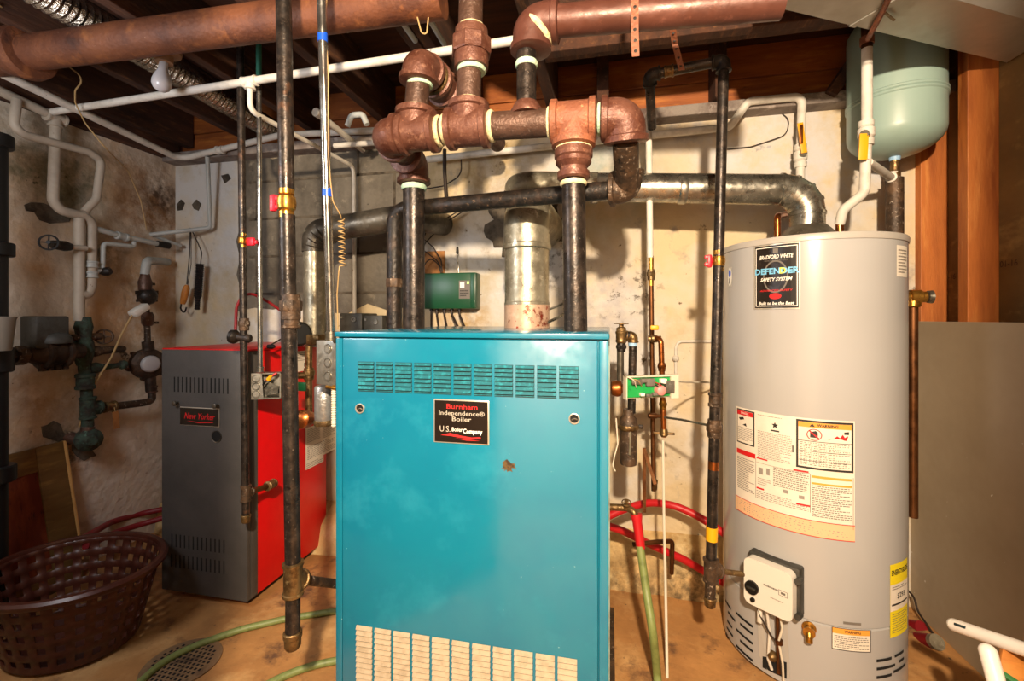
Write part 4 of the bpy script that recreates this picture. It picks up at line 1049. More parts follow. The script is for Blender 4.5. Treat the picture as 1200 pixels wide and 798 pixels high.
# ================================================================ WATER PIPES at the heater
CW = thing('cold_water_pipe', 'white pipe along the back wall with orange lever valve dropping behind the heater flue', 'pipe', P(938, 215, Y=1.98))
wy = 2.0
pipe(CW, [P(500, 187, Y=2.03), P(720, 163, Y=2.03), P(855, 149, Y=2.03), P(877, 119, Y=wy), P(940, 113, Y=wy), P(938, 178, Y=wy), P(938, 215, Y=wy)], .0155, 'white_pipe', .03)
p = P(938, 183, Y=wy)
obj('valve_body', B().lathe(p+DN*.045, UP, [(0, .022), (.02, .022), (.024, .018), (.03, .024), (.06, .024), (.066, .018), (.07, .022), (.09, .022)], 16), 'white_pipe', CW)
obj('valve_stem', B().cyl(p, p+FR*.035, .012, 12), 'galv_dark', CW)
def lever(root, pts, m, wd=.012):
    o = B(); pts = [V(q) for q in pts]
    for a, b_ in zip(pts, pts[1:]): o.bar(a, b_, wd*2, .005, FR, .0015)
    return obj('valve_lever', o, m, root, label='orange lever handle')
lever(CW, [p+FR*.036, P(937.5, 144, Y=wy-.04)], 'yellow_handle', .0105)
obj('lever_rust', B().bar(P(939, 168, Y=wy-.045), P(939, 146, Y=wy-.045), .012, .004, FR, .001), 'copper', CW)
pipe(CW, [P(927, 250, d=1.86), P(911, 253, d=1.70), P(911, 292, d=1.70)], .0115, 'copper', .02, name='copper_stub')
pipe(CW, [P(938, 213, Y=wy), P(936, 235, Y=wy), P(927, 250, d=1.86)], .0115, 'copper_dark', .03, name='copper_tail')
HW = thing('hot_water_pipe', 'white pipe with yellow lever valve dropping from the duct beside the expansion tank', 'pipe', P(985, 272, d=1.6))
hd = 1.50
pipe(HW, [P(1016, 36, d=hd), P(1016, 150, d=hd), P(1013, 226, d=hd), P(988, 246, d=1.55), P(984, 262, d=1.57)], .0155, 'white_pipe', .035)
obj('copper_stub', B().cyl(P(984, 255, d=1.57), P(984, 290, d=1.57), .0125, 14), 'copper', HW)
obj('bare_end', B().cyl(P(1016, 30, d=hd), P(1016, 57, d=hd), .0165, 14), 'copper_dark', HW)
p = P(1015, 160, d=hd)
obj('valve_body', B().lathe(p+DN*.03, UP, [(0, .022), (.02, .022), (.024, .018), (.03, .024), (.055, .024), (.06, .018), (.064, .022), (.08, .022)], 16), 'white_pipe', HW)
fr_ = V((-.55, -.83, 0))
obj('valve_stem', B().cyl(p, p+fr_*.034, .013, 12), 'galv_dark', HW)
q = p+fr_*.036
lever(HW, [q, q+DN*.085+LF*.004], 'yellow_handle', .013)
tpl = P(1018, 190, d=hd); tpe = P(1046, 209, d=1.66)
pipe(HW, [tpl, tpe], .0125, 'white_pipe', name='branch_pipe')
# copper strap on the duct holding it
# expansion tank
tx, ty = P(1048.5, 125, d=1.66).x, P(1048.5, 125, d=1.66).y; R = .143
ET = thing('expansion_tank', 'grey green expansion tank hanging upright in the corner under the silver duct', 'tank', (tx, ty, P(1048, 200, d=1.66).z))
zb_, zt_ = P(1048, 180, d=1.62).z, 2.27
H_ = zt_-zb_
pr = []
for i in range(9):
    t = PI/2*i/8; pr.append((.085*(1-math.cos(t)), R*math.sin(t)))
zm = .20
pr += [(zm-.013, R), (zm-.009, R+.004), (zm-.003, R+.004), (zm, R+.0005), (zm+.003, R+.004), (zm+.009, R+.004), (zm+.013, R)]
for i in range(9):
    t = PI/2*i/8; pr.append((H_-.085*(1-math.sin(t)) , R*math.cos(t)))
obj('shell', B().lathe((tx, ty, zb_), UP, pr, 64), 'tank_grey', ET)
obj('tape', B().lathe((tx, ty, zb_-.012), UP, [(0, .016), (.016, .018), (.02, .024)], 20), 'tape_pale', ET, label='pale blue tape at the neck')
obj('nipple', B().lathe((tx, ty, zb_-.075), UP, [(0, .018), (.02, .018), (.022, .014), (.07, .014)], 16), 'brass_old', ET)
VP_ = thing('standpipe', 'dirty vertical pipe in the corner below the expansion tank', 'pipe', (tx, ty, .9))
obj('pipe', B().cyl((tx+.0, ty, .0), (tx, ty, zb_-.076), .027, 20), 'green_paint' if False else 'iron_old', VP_)
elbow(HW, tpe, (tpe-tpl), UP, .016, .022, 'white_pipe')
# ================================================================ SILVER DUCT overhead
DU = thing('air_duct', 'large silver sheet metal duct crossing overhead at the top right', 'duct', (.9, 1.3, 1.98))
e0, e1 = P(911, 9, Z=1.98), P(1174, 72, Z=1.98)
dd = (e1-e0).normalized(); nn = V((dd.y, -dd.x, 0))   # toward the viewer
e1x = e0+dd*((1.262-e0.x)/dd.x)
def dsec(c): return [c, c+nn*.16-UP*.005, c+nn*.36+UP*.10, c+nn*.40+UP*.24, c+nn*.30+UP*.325, c-nn*.02+UP*.325, c-nn*.05+UP*.25, c-nn*.045+UP*.07]
ends = [e0, e1x]
rows = []
far = dsec(e0)
L = (e1x-e0).length
rows.append(far)
# cut square to the wall plane
sec = []
for p in dsec(e0):
    t = (1.262-p.x)/dd.x; sec.append(p+dd*t)
rows.append(sec)
obj('duct_body', B().rings(rows), 'duct_steel', DU, False)
for s_ in (.26,):
    c = e0+dd*s_; r1 = [p+(p-(c+nn*.17+UP*.15)).normalized()*.004 for p in dsec(c)]; r2 = [p+(p-(c+dd*.02+nn*.17+UP*.15)).normalized()*.004 for p in dsec(c+dd*.02)]
    obj('seam_band', B().rings([r1, r2]), 'duct_steel', DU, False)
STR = thing('hanger_strap', 'twisted rusty strap wrapped around the silver duct by the white pipe', 'strap', P(1016, 45, d=1.4))
sp = [P(1017, 46, d=1.49), P(1021, 38, Z=1.969), P(1032, 18, Z=1.969), P(1040, 2, Z=1.967), P(1044, -20, Z=1.967)]
sp = [V((p.x, p.y, p.z)) for p in sp]
obj('strap', B().tube(sp, .0075, .02, 8), 'rust_orange', STR)
obj('strap_end', B().bar(P(1036, 14, Z=1.968), P(1048, 24, Z=1.968), .006, .003), 'brass_old', STR)
obj('strap_clip', B().lathe(P(1016, 48, d=1.5), UP, [(-.012, .02), (.012, .02)], 16), 'rust_orange', STR)

bend_ = cc-tr*.066-n_*.010-UP*.0
br = (bend_-a4).normalized()
tee(RG, a4, UP, br, .0205, .036, .036, 'iron_old')
obj('branch_pipe', B().cyl(a4+br*.02, bend_, .0085, 14), 'brass_old', RG)
# ================================================================ PIPES AND CONTROLS between boiler and heater
dw = 1.70
DP = thing('drain_tube', 'thin white pipe hanging from above with copper lower end through the green circuit board', 'pipe', P(766, 572, d=dw))
pipe(DP, [P(760, 135, d=dw), P(762, 302, d=dw)], .0115, 'white_pipe')
hexnut(DP, P(763, 322, d=dw), UP, .016, .04, 'brass_old', 'coupling')
pipe(DP, [P(763, 300, d=dw), P(763, 335, d=dw)], .0095, 'brass', name='brass_nipple')
pipe(DP, [P(763, 330, d=dw), P(766, 575, d=dw)], .0088, 'copper_dark', name='copper_tube')
capend(DP, P(767, 562, d=dw), DN, .0105, .04, 'brass_old')
dc = 1.64
CP = thing('copper_pipe', 'bright copper pipe with brass valve below a yellow handle beside the circuit board', 'pipe', P(778, 518, d=dc))
pipe(CP, [P(765, 397, d=1.68), P(774.5, 396, d=dc), P(776, 445, d=dc), P(778, 512, d=dc)], .0098, 'copper', .02)
lever_valve(CP, P(767, 397, d=1.67), RT, .009, UP, .03, 'brass_old', 'yellow_handle')
obj('valve_handle', B().box(P(767, 384, d=1.64), (.03, .014, .018), None, .005), 'yellow_handle', CP, label='yellow handle')
hexnut(CP, P(775.5, 430, d=dc), UP, .015, .03, 'copper'); hexnut(CP, P(777, 474, d=dc), UP, .014, .03, 'brass')
q = P(778, 509, d=dc); b = B().lathe(q+DN*.01, UP, [(0, .008), (.01, .016), (.02, .014), (.03, .012)], 12)
for s_ in (-1, 1): b.box(q+RT*.022*s_+UP*.004, (.03, .012, .008), None, .002)
obj('wing_valve', b, 'brass_old', CP)
PT = solo('plastic_tube', B().tube([P(777, 516, d=dc), P(778, 600, d=1.62), P(780, 690, d=1.58), P(782, 798, d=1.45), P(783, 840, d=1.38)], .0048, .1, 8), 'wire_white', 'thin cream plastic tube hanging to the floor beside the green hose', 'tube')
# circuit board
ba, bb_ = P(732.5, 468, d=1.46), P(794, 439, d=1.50)
e1 = V((bb_.x-ba.x, bb_.y-ba.y, 0)); Lb = e1.length; e1.normalize(); nb_ = V((e1.y, -e1.x, 0)); Hb = bb_.z-ba.z
CB = thing('circuit_board', 'bare green circuit board with wires in an open holder beside the blue boiler', 'circuit board', ba)
fb = flat(V((ba.x, ba.y, ba.z)), e1, UP); Rb = Matrix((e1, -nb_, UP)).transposed()
cbn = fb(Lb/2, Hb/2, 0)
obj('holder', B().box(cbn-nb_*.012, (Lb, .006, Hb), Rb).box(fb(Lb/2, Hb-.002, -.002), (Lb, .02, .004), Rb).box(fb(.002, Hb/2, -.002), (.004, .02, Hb), Rb).box(fb(Lb-.014, Hb/2, -.002), (.028, .018, Hb*1.04), Rb), 'wire_white', CB)
obj('board', B().box(fb(Lb*.46, Hb*.5, -.002), (Lb*.88, .003, Hb*.86), Rb), 'pcb', CB)
rnd = random.Random(4)
for (u, v, w_, h_, m) in ((.2, .75, .05, .02, 'steel_box'), (.33, .8, .03, .016, 'ink_grey'), (.45, .72, .04, .03, 'ink_grey'), (.82, .5, .045, .05, 'steel_box'), (.7, .75, .03, .02, 'ink_white'), (.3, .2, .02, .012, 'ink_white'), (.42, .15, .03, .012, 'steel_box'), (.55, .2, .03, .012, 'ink_grey')):
    obj('component', B().box(fb(Lb*u, Hb*v, .006), (w_*.7, .014, h_*.8), Rb, .001), m, CB)
obj('relay', B().lathe(fb(Lb*.64, Hb*.36, .0), nb_, [(0, .018), (.018, .016), (.024, .008)], 14), 'pink', CB)
for (a_, c_, m) in (((.55, .6), (.62, .2), 'ink'), ((.6, .65), (.74, .45), 'ink'), ((.02, .98), (.2, .5), 'wire_white'), ((.06, .9), (.3, .55), 'wire_tan'), ((.55, .7), (.68, .3), 'hose_red')):
    obj('wire', B().tube([fb(Lb*a_[0], Hb*a_[1], .004), fb(Lb*(a_[0]+c_[0])/2, Hb*(a_[1]+c_[1])/2+.01, .022), fb(Lb*c_[0], Hb*c_[1], .004)], .0016, .015, 6), m, CB)
WR = solo('wire', B().tube([P(794, 447, d=1.52), P(812, 448, d=1.7), P(838, 448, d=1.85)], .0035, .02, 8), 'wire_white', 'thin cream wire running right from the circuit board to the black pipe', 'wire')
# brass vent, sight glass and return piping
dv = 1.50
AV = thing('sight_gauge', 'old brass vent and dark strainer piping close beside the right edge of the blue boiler', 'pipe fitting', P(736, 545, d=dv))
pv = P(727, 395, d=dv); pe = P(740, 393, d=dv)
obj('vent_cap', B().lathe(P(728, 402, d=dv), UP, [(0, .015), (.006, .019), (.012, .0175), (.03, .0175), (.032, .019), (.038, .019), (.04, .016), (.05, .016), (.054, .008), (.062, .008), (.063, .024), (.066, .024)], 18), 'brass_old', AV)
pipe(AV, [P(730, 393, d=dv), P(742, 393, d=dv), P(740, 484, d=dv)], .013, 'iron_dull', .02, name='drop_pipe')
elbow(AV, P(742, 393.5, d=dv), RT, DN, .0155, .022, 'brass_old')
obj('tape_band', B().cyl(P(741.5, 400, d=dv), P(741.5, 405.5, d=dv), .0145, 16), 'tape_pale', AV, label='pale blue tape')
hexnut(AV, P(728, 407, d=dv), UP, .017, .028, 'iron_dull')
pipe(AV, [P(727, 404, d=dv), P(727, 446, d=dv)], .0115, 'galv_dark', name='gauge_pipe')
obj('float_bulb', B().lathe(P(716, 455, d=dv), RT, [(0, .018), (.004, .024), (.02, .027), (.032, .024), (.036, .016), (.045, .014)], 18), 'copper', AV)
b = B().lathe(P(736.5, 545, d=dv), UP, [(0, .02), (.003, .026), (.014, .027), (.018, .0265), (.12, .0265), (.122, .031), (.132, .031), (.14, .028), (.155, .026), (.165, .018), (.185, .017)], 24)
obj('strainer', b, 'iron_old', AV)
obj('strainer_band', B().lathe(P(736.5, 545, d=dv), UP, [(.118, .0315), (.122, .034), (.13, .034), (.134, .0315)], 24), 'brass_old', AV)
obj('strainer_lug', B().box(P(749, 500, d=dv), (.024, .014, .012), None, .003), 'iron_dull', AV)
obj('glass_streak', B().cyl(P(739, 503, d=dv-.027), P(738, 533, d=dv-.027), .0032, 8), 'galv_old', AV)
LW = solo('wire', B().tube([P(722, 490, d=1.46), P(724, 520, d=1.45), P(720, 535, d=1.45), P(718, 545, d=1.45), P(721, 552, d=1.45)], .0022, .02, 6), 'wire_white', 'short loose white wire end hanging at the right edge of the blue boiler', 'wire')
HR_ = thing('rod', 'thin silver rod reaching from brown valve to the black gas pipe right', 'rod', P(760, 487, d=1.66))
obj('rod', B().tube([P(772, 488, d=1.66), P(800, 492, d=1.55), P(834, 499, d=1.42)], .0042, .05, 8), 'galv', HR_)
obj('valve', B().lathe(P(759, 487, d=1.66), RT, [(0, .006), (.004, .010), (.03, .010), (.034, .007), (.05, .007)], 12), 'copper_dark', HR_)
# angled black bracket
BR_ = solo('bracket', B().bar(P(755, 600, d=1.72), P(755, 525, d=1.74), .012, .014, FR).bar(P(755, 527, d=1.74), P(768, 568, d=1.66), .012, .014, FR), 'copper_dark', 'dark V-shaped metal bracket above the red hose on the back wall', 'bracket')
# brass spigot, green hose with red end, red hoses
SG = thing('spigot', 'corroded brass spigot low on the blue boiler feeding the green hose', 'tap', P(738, 606, d=1.48))
obj('spigot_body', B().tube([P(712, 594, d=1.50), P(735, 595, d=1.48), P(744, 600, d=1.46), P(745, 610, d=1.46)], .011, .02, 14), 'brass_old', SG)
obj('spigot_bonnet', B().lathe(P(734, 596, d=1.48), V((.0, -.2, 1)), [(0, .012), (.012, .012), (.014, .007), (.03, .007)], 14), 'brass_old', SG)
handwheel(SG, P(734, 589, d=1.47), V((0, -.5, 1)), .014, 'brass_old')
GH = thing('garden_hose', 'green hose with red collar hanging from brass spigot right of blue boiler', 'hose', P(775, 800, Z=.012))
hp = [P(750, 640, d=1.44), P(757, 690, d=1.40), P(765, 740, d=1.34)]
obj('hose', B().tube(hp+[P(770, 790, Z=.05), P(772, 815, Z=.013), P(775, 870, Z=.013)], .0125, .08, 14), 'hose_green', GH)
obj('hose_collar', B().lathe(P(751, 643, d=1.44), P(746, 606, d=1.46)-P(751, 643, d=1.44), [(0, .0135), (.02, .0145), (.08, .0155), (.095, .0185), (.104, .0185)], 18), 'hose_red', GH, label='red collar')
for (lab, pts) in (('upper red hose arching behind the green hose to the heater', [P(706, 608, d=1.78), P(730, 597, d=1.80), P(760, 588, d=1.84), P(790, 592, d=1.84), P(815, 603, d=1.80), P(845, 622, d=1.74), P(880, 650, d=1.75)]),
                   ('lower red hose sloping down behind the green hose to the floor', [P(706, 614, d=1.78), P(730, 622, d=1.79), P(760, 637, d=1.80), P(800, 655, d=1.80), P(830, 672, d=1.80), P(860, 690, d=1.82)])):
    solo('red_hose', B().tube(pts, .0148, .3, 14), 'hose_red', lab, 'hose', 'red hoses low on the back wall')
RD = solo('bent_rod', B().tube([P(742, 638, d=1.68), P(770, 635, d=1.70), P(788, 634, d=1.74), P(787, 672, d=1.77)], .0085, .02, 10), 'copper_dark', 'bent brown rod standing on the stone ledge over the lower red hose', 'rod')
# faint old tubing outline on the wall
OT = solo('wall_tube', B().tube([P(838, 400, Y=2.09), P(795, 400, Y=2.09), P(792, 408, Y=2.09), P(792, 440, Y=2.09), P(786, 447, Y=2.09)], .006, .03, 8).ball(P(792, 420, Y=2.085), .014, 10), 'white_pipe', 'cream painted tube looping on the wall behind the circuit board', 'tube')
# ================================================================ BACK WALL items over the boilers
ga, gb_ = P(494, 362, Y=2.02), P(558, 319, Y=2.02); w, h = gb_.x-ga.x, gb_.z-ga.z
GB = thing('control_box', 'dark green control box on the wall behind the blue boiler', 'control box', ga)
obj('case', B().span((ga.x, 2.02, ga.z), (gb_.x, 2.095, gb_.z), .006), 'green_box', GB)
D = Decal('front_window', GB, flat((ga.x+w*.69, 2.02, ga.z+h*.28), RT, UP), w*.2, h*.5, 'ink_grey')
D.rects('window_mark', [(.1, .6, .5, .9)], 'ink_white'); D.rects('led', [(.75, .82, .9, .93)], 'led')
D.print(.1, .1, .9, .5, 3, 'ink', .5, seed=41)
obj('end_cover', B().span((gb_.x-w*.1, 2.016, ga.z+.004), (gb_.x-.003, 2.03, gb_.z-.004), .003), 'green_box', GB)
for k, u in enumerate((.14, .24, .38, .52, .66)):
    p = V((ga.x+w*u, 2.05, ga.z+.004)); e = V((p.x+.02+.012*k*(1 if k % 2 else .6), 2.0, ga.z-.10))
    o = obj('cable', B().tube([p, p+DN*.03, e], .0055, .03, 8), 'wire_dark', GB)
    obj('gland', B().cyl(p+UP*.0, p+DN*.012, .009, 10), 'black_plastic', o)
for k, (px0, px1, px2) in enumerate(((548, 520, 519), (560, 515, 510), (500, 512, 517))):
    pass
ws = [([P(545, 246, Y=2.06), P(520, 262, Y=2.06), P(498, 285, Y=2.06), P(494, 300, Y=2.07)], 'first'), ([P(536, 248, Y=2.05), P(500, 270, Y=2.05), P(492, 290, Y=2.06), P(512, 305, Y=2.06), P(519, 318, Y=2.06)], 'second'), ([P(494, 278, Y=2.06), P(508, 290, Y=2.06), P(517, 305, Y=2.06), P(518, 318, Y=2.06)], 'third'), ([P(493, 318, Y=2.06), P(500, 306, Y=2.06), P(506, 303, Y=2.06), P(514, 310, Y=2.06), P(517, 320, Y=2.06)], 'fourth')]
LB = ['dark wire sweeping down from the black horizontal pipe above the green control box', 'long curved dark wire running into the top of the green control box', 'short dark wire dropping into the green control box beside the brown card', 'looped dark wire over the brown card by the green control box']
for (pts, _), lb in zip(ws, LB): solo('wire', B().tube(pts, .0028, .04, 6), 'wire_dark', lb, 'wire')
ca_, cb_ = P(497, 322, Y=2.094), P(521, 294, Y=2.094)
solo('card', B().span((ca_.x, 2.09, ca_.z), (cb_.x, 2.098, cb_.z), .001), 'card', 'brown card fixed to the wall at the left above the green control box', 'card')
AN = thing('antenna', 'small dark antenna standing up from the top of the green control box', 'antenna', P(537, 318, Y=2.05))
obj('rod', B().cyl(P(537.5, 320, Y=2.05), P(536, 296, Y=2.05), .0025, 8), 'galv', AN)
obj('tip', B().lathe(P(536, 298, Y=2.05), UP, [(0, .004), (.01, .007), (.03, .006), (.036, .003)], 10), 'black_plastic', AN)
for (x0, x1, y0, y1, lb) in ((398, 424, 367, 398, 'wider grey transformer box on the wall above the boilers with thin pipe over it'), (426.5, 448, 369.5, 398, 'smaller dark grey transformer box nearest the thick black riser')):
    a, c = P(x0, y1, Y=1.95), P(x1, y0, Y=1.95)
    T = thing('transformer_box', lb, 'electrical box', a, 'grey transformer boxes behind the blue boiler')
    obj('case', B().span((a.x, 1.95, a.z), (c.x, 2.097, c.z), .004), 'dark_box', T)
    obj('screw', B().cyl((a.x*.35+c.x*.65, 1.951, c.z-.03), (a.x*.35+c.x*.65, 1.944, c.z-.03), .012, 12), 'galv', T)
    obj('screw', B().cyl((a.x*.9+c.x*.1, 1.951, c.z-.02), (a.x*.9+c.x*.1, 1.946, c.z-.02), .006, 10), 'galv', T)
# small tie rod and bent arm at the chimney base
TR = solo('damper_rod', B().tube([P(628, 384, d=1.56), P(652, 373, d=1.62), P(662, 368, d=1.66), P(661, 352, d=1.68)], .0055, .01, 8).cyl(P(640, 364, d=1.66), P(660, 356, d=1.68), .004, 8), 'galv', 'thin silver damper rod between the fat boiler flue and black riser', 'rod')
# grimy drop wire bundle behind header
solo('cable', B().tube([P(521, 175, Y=1.9), P(521, 200, Y=1.9), P(523, 232, Y=1.95)], .009, .05, 8), 'wire_dark', 'thick dark cable dropping behind the steam header to the black horizontal pipe', 'cable')
solo('wire', B().tube([P(540, 180, Y=2.05), P(541, 205, Y=2.05), P(520, 218, Y=2.05), P(495, 222, Y=2.05)], .003, .06, 6), 'wire_dark', 'thin dark wire curving left behind the steam header above the equalizer', 'wire')
solo('wire', B().tube([P(850, 175, Y=2.09), P(880, 172, Y=2.09), P(905, 164, Y=2.09), P(922, 158, Y=2.09), P(925, 140, Y=2.09), P(915, 132, Y=2.097)], .0022, .05, 6), 'wire_dark', 'thin dark wire curling on the white wall beside the orange lever', 'wire')
# ================================================================ CEILING: pipes, duct, lamp
DR = thing('drain_pipe', 'rusty brown cast iron drain pipe crossing under the joists at the top left', 'pipe', P(20, 62, Z=2.04))
a, c = P(22, 64, Z=2.04), P(480, 3, Z=2.06)
dd = (c-a).normalized(); rr = .054
obj('pipe', B().cyl(a, c+dd*.1, rr, 32), 'drain_rust', DR)
obj('hub', B().lathe(a+dd*.055, -dd, [(0, rr+.001), (.004, rr+.026), (.03, rr+.030), (.036, rr+.020), (.07, rr+.018), (.10, rr+.008), (.115, rr)], 32), 'drain_rust', DR)
pz = a-dd*.03
obj('elbow', B().tube([pz, pz-dd*.13, pz-dd*.13+V((-.0, -.25, .02))], rr+.005, .1, 28), 'drain_rust', DR)
# foil duct between joists
FD = thing('foil_duct', 'crinkled silver flexible duct running between the ceiling joists above the bulb', 'duct', (-1.69, 1.2, 2.1))
b = B(); pr = []; n = 60; Lf = 1.3
for k in range(n): pr += [(Lf*k/n, .046), (Lf*(k+.5)/n, .0525)]
b.lathe((-1.70, .72, 2.155), V((.0, 1, -.03)), pr, 28, rot=.1)
obj('duct', b, 'foil', FD, angle=15)
# bulb
q = P(192, 66, Z=2.08)
LB_ = thing('ceiling_bulb', 'bare unlit white bulb in a porcelain holder hanging under the joists', 'lamp', P(188, 100, d=1.55))
obj('holder_box', B().lathe(q+UP*.055, DN, [(0, .05), (.03, .05), (.034, .045)], 20), 'brass_old', LB_)
obj('lamp_holder', B().lathe(q+UP*.022, DN, [(0, .055), (.012, .052), (.022, .03), (.045, .027)], 22), 'porcelain', LB_)
bd = V((-.12, 0, -1)).normalized(); bp = q+DN*.02
obj('bulb', B().lathe(bp, bd, [(0, .013), (.015, .0135), (.03, .016), (.05, .025), (.066, .030), (.082, .030), (.095, .024), (.103, .013), (.106, .002)], 28), 'bulb', LB_)
# white cross pipe with drop
XP = thing('water_pipe', 'long white pipe crossing the ceiling from left wall to the rusty header', 'pipe', P(62, 132, Z=2.0))
xa, xb = P(62, 131, Z=2.0), P(612, 46, Z=2.0)
pipe(XP, [xa, xb], .0135, 'white_pipe')
f = .43; xt = P(291, 94, Z=2.0); xt = xa+(xb-xa)*((xt.x-xa.x)/(xb.x-xa.x))
tee(XP, xt, xb-xa, DN, .017, .03, .03, 'white_pipe')
bl = P(293, 133, d=1.66); en = P(414, 195, Y=2.06)
pipe(XP, [xt+DN*.02, V((xt.x, xt.y, bl.z)), en, P(415, 215, Y=2.06), P(415.5, 368, Y=2.06)], .0095, 'white_pipe', .03, name='drop_pipe')
XB = thing('water_pipe', 'short white pipe stub running back under the joists left of the header', 'pipe', P(370, 132, Z=2.0))
pipe(XB, [P(371, 132, Z=2.0), P(428, 178, Z=2.0)], .0145, 'white_pipe')
obj('pipe_cap', B().lathe(P(371, 132, Z=2.0)-V((0, .01, 0)), BK, [(0, .013), (.004, .018), (.03, .018)], 16), 'white_pipe', XB)
# pipe along the left wall, round the corner, along the back wall
WP = thing('water_pipe', 'white pipe following the top of the left wall and turning along the back wall', 'pipe', P(207, 183, Z=2.0))
k1 = P(2, 86, Z=2.0); k2 = V((P(207, 183, Z=2.0).x, 1.99, 1.99)); k3 = P(330, 158, Y=1.99); k4 = P(440, 153, Y=1.99)
pipe(WP, [k1+(k1-k2).normalized()*.3, k2, k3, k4], .015, 'white_pipe', .05)
pa_ = P(243, 178, Y=1.99)
pipe(WP, [V((pa_.x, 1.99, k2.z-.0)), P(246.5, 267, Y=2.05), P(176, 275, X=-2.33)], .0105, 'grey_pipe', .02, name='drop_pipe')
pipe(WP, [P(180, 276, X=-2.33), P(212, 288, Y=2.06)], .0085, 'grey_pipe', .02, name='stub')
coupling(WP, P(258, 176, Y=1.99), RT, .019, .04, 'white_pipe')
CPB = solo('water_pipe', B().tube([P(392, 171, Y=1.95), P(440, 167, Y=1.95)], .013, .02, 12), 'white_pipe', 'short white pipe piece lower of two left of the header end', 'pipe')
VB = solo('hose_bib', B().tube([P(407, 148, Y=1.7), P(412, 135, Y=1.7), P(425, 134, Y=1.7), P(430, 146, Y=1.7)], .012, .02, 10), 'grey_pipe', 'pale bent valve fitting behind the left end of the header', 'valve')
# thin hanging wire from the ceiling and loop by the header
CWR = solo('wire', B().tube([P(-5, 2, Z=2.13), P(40, 45, Z=2.13), P(78, 76, Z=2.10), P(99, 92, d=1.72), P(88, 106, d=1.74), P(88, 120, d=1.78), P(100, 145, d=1.85), P(125, 175, d=1.9), P(150, 200, X=-2.33), P(165, 235, X=-2.35), P(172, 270, X=-2.36)], .0028, .05, 6), 'wire_tan', 'long thin tan wire wandering down from the joists over the left wall', 'wire')
LP = solo('wire_loop', B().tube([P(490, -5, d=1.3), P(489, 20, d=1.3), P(494, 39, d=1.3), P(500, 40, d=1.3), P(502, 20, d=1.3), P(499, 2, d=1.3)], .0022, .02, 6), 'wire_tan', 'thin tan wire loop hanging from the ceiling left of the big union', 'wire')
for lab, px0, py0, px1, py1 in (('thin grey pipe under the joists, nearer the left elbow top', 460, 10, 487, 48), ('thin grey pipe under the joists, behind the hanging wire loop', 497, 12, 521, 52)):
    a = P(px0, py0, Z=2.07); c = P(px1, py1, Z=2.07)
    solo('ceiling_pipe', B().cyl(a, c, .009, 10), 'grey_pipe', lab, 'pipe')
# ================================================================ LEFT WALL piping
lx_ = -2.30
def Q(px, py, X=lx_): return P(px, py, X=X)
LP1 = thing('water_pipe', 'thick pale pipe on the left wall running down to the water meter', 'pipe', Q(93, 372))
ptop = P(62, 136, X=lx_)
pipe(LP1, [P(-8, 103, X=lx_), ptop], .0185, 'tan_pipe', name='top_pipe')
tee(LP1, Q(65, 138), V((0, 1, .0)), DN, .023, .035, .04, 'tan_pipe')
pipe(LP1, [Q(65.5, 140), Q(62, 236), Q(72, 247), Q(101, 254), Q(107.5, 262), Q(107, 336), Q(103, 346), Q(94, 344)], .0195, 'tan_pipe', .045, name='side_pipe')
pipe(LP1, [Q(93, 256), Q(93, 376)], .0195, 'tan_pipe', name='main_pipe')
pipe(LP1, [Q(20, 117, -2.28), Q(16, 147, -2.28), Q(28, 158, -2.28), Q(104, 178, -2.27), Q(119, 188, -2.27), Q(113, 233, -2.27), Q(99, 248, -2.28)], .0160, 'tan_pipe', .04, name='loop_pipe')
for px, py in ((107, 310), (107, 322)): coupling(LP1, Q(px, py), UP, .0235, .03, 'grey_pipe')
pipe(LP1, [Q(80, 289, -2.27), Q(101, 291, -2.27)], .0115, 'tan_pipe', name='stub')
VV = obj('gate_valve', B().lathe(Q(60, 286, -2.27), Q(80, 289, -2.27)-Q(60, 286, -2.27), [(0, .016), (.02, .02), (.05, .022), (.07, .016)], 14), 'iron_dull', LP1)
handwheel(VV, Q(57, 284, -2.25), V((.6, -.7, .1)), .03, 'black')
GPP = thing('water_pipe', 'thin grey pipe branching right along the left wall below the rust stain', 'pipe', Q(150, 278))
pipe(GPP, [Q(109, 267), Q(140, 276), Q(186, 286)], .0125, 'grey_pipe', .03)
coupling(GPP, Q(143, 277), (Q(160, 281)-Q(140, 276)), .017, .05, 'grey_pipe')
pipe(GPP, [Q(105, 317), Q(120, 317), Q(121, 285), Q(157, 289), Q(157, 283)], .010, 'grey_pipe', .02, name='loop_pipe')
obj('stop_valve', B().lathe(Q(122, 318), V((.8, .2, 0)), [(-.02, .012), (.0, .02), (.02, .02), (.03, .012)], 14), 'iron_dull', GPP)
obj('end_fitting', B().cyl(Q(184, 285.5), Q(198, 288), .017, 14), 'iron_dull', GPP)
# gas meter column
GM = thing('gas_meter', 'rusty gas regulator and round meter with white dial on the left wall', 'meter', Q(173, 465))
pipe(GM, [Q(196, 307, -2.36), Q(172, 305), Q(169.5, 322)], .020, 'grey_pipe', .03, name='inlet_pipe')
pipe(GM, [Q(170, 318), Q(173, 400)], .014, 'iron_old', name='riser_pipe')
obj('valve_body', B().lathe(Q(170, 342), UP, [(0, .018), (.01, .028), (.05, .03), (.075, .022), (.09, .02)], 16), 'rust_pipe', GM)
obj('valve_stem', B().bar(Q(170, 332), Q(181, 333), .012, .012).bar(Q(181, 326), Q(181, 338), .012, .012), 'iron_old', GM)
b = B().lathe(Q(172, 347), V((.9, -.35, 0)), [(-.02, .03), (.0, .044), (.012, .044), (.03, .03), (.04, .012)], 20)
b.bar(Q(161, 343), Q(183, 343), .03, .02); b.bar(Q(161, 352), Q(183, 352), .02, .014)
obj('regulator', b, 'iron_dull', GM)
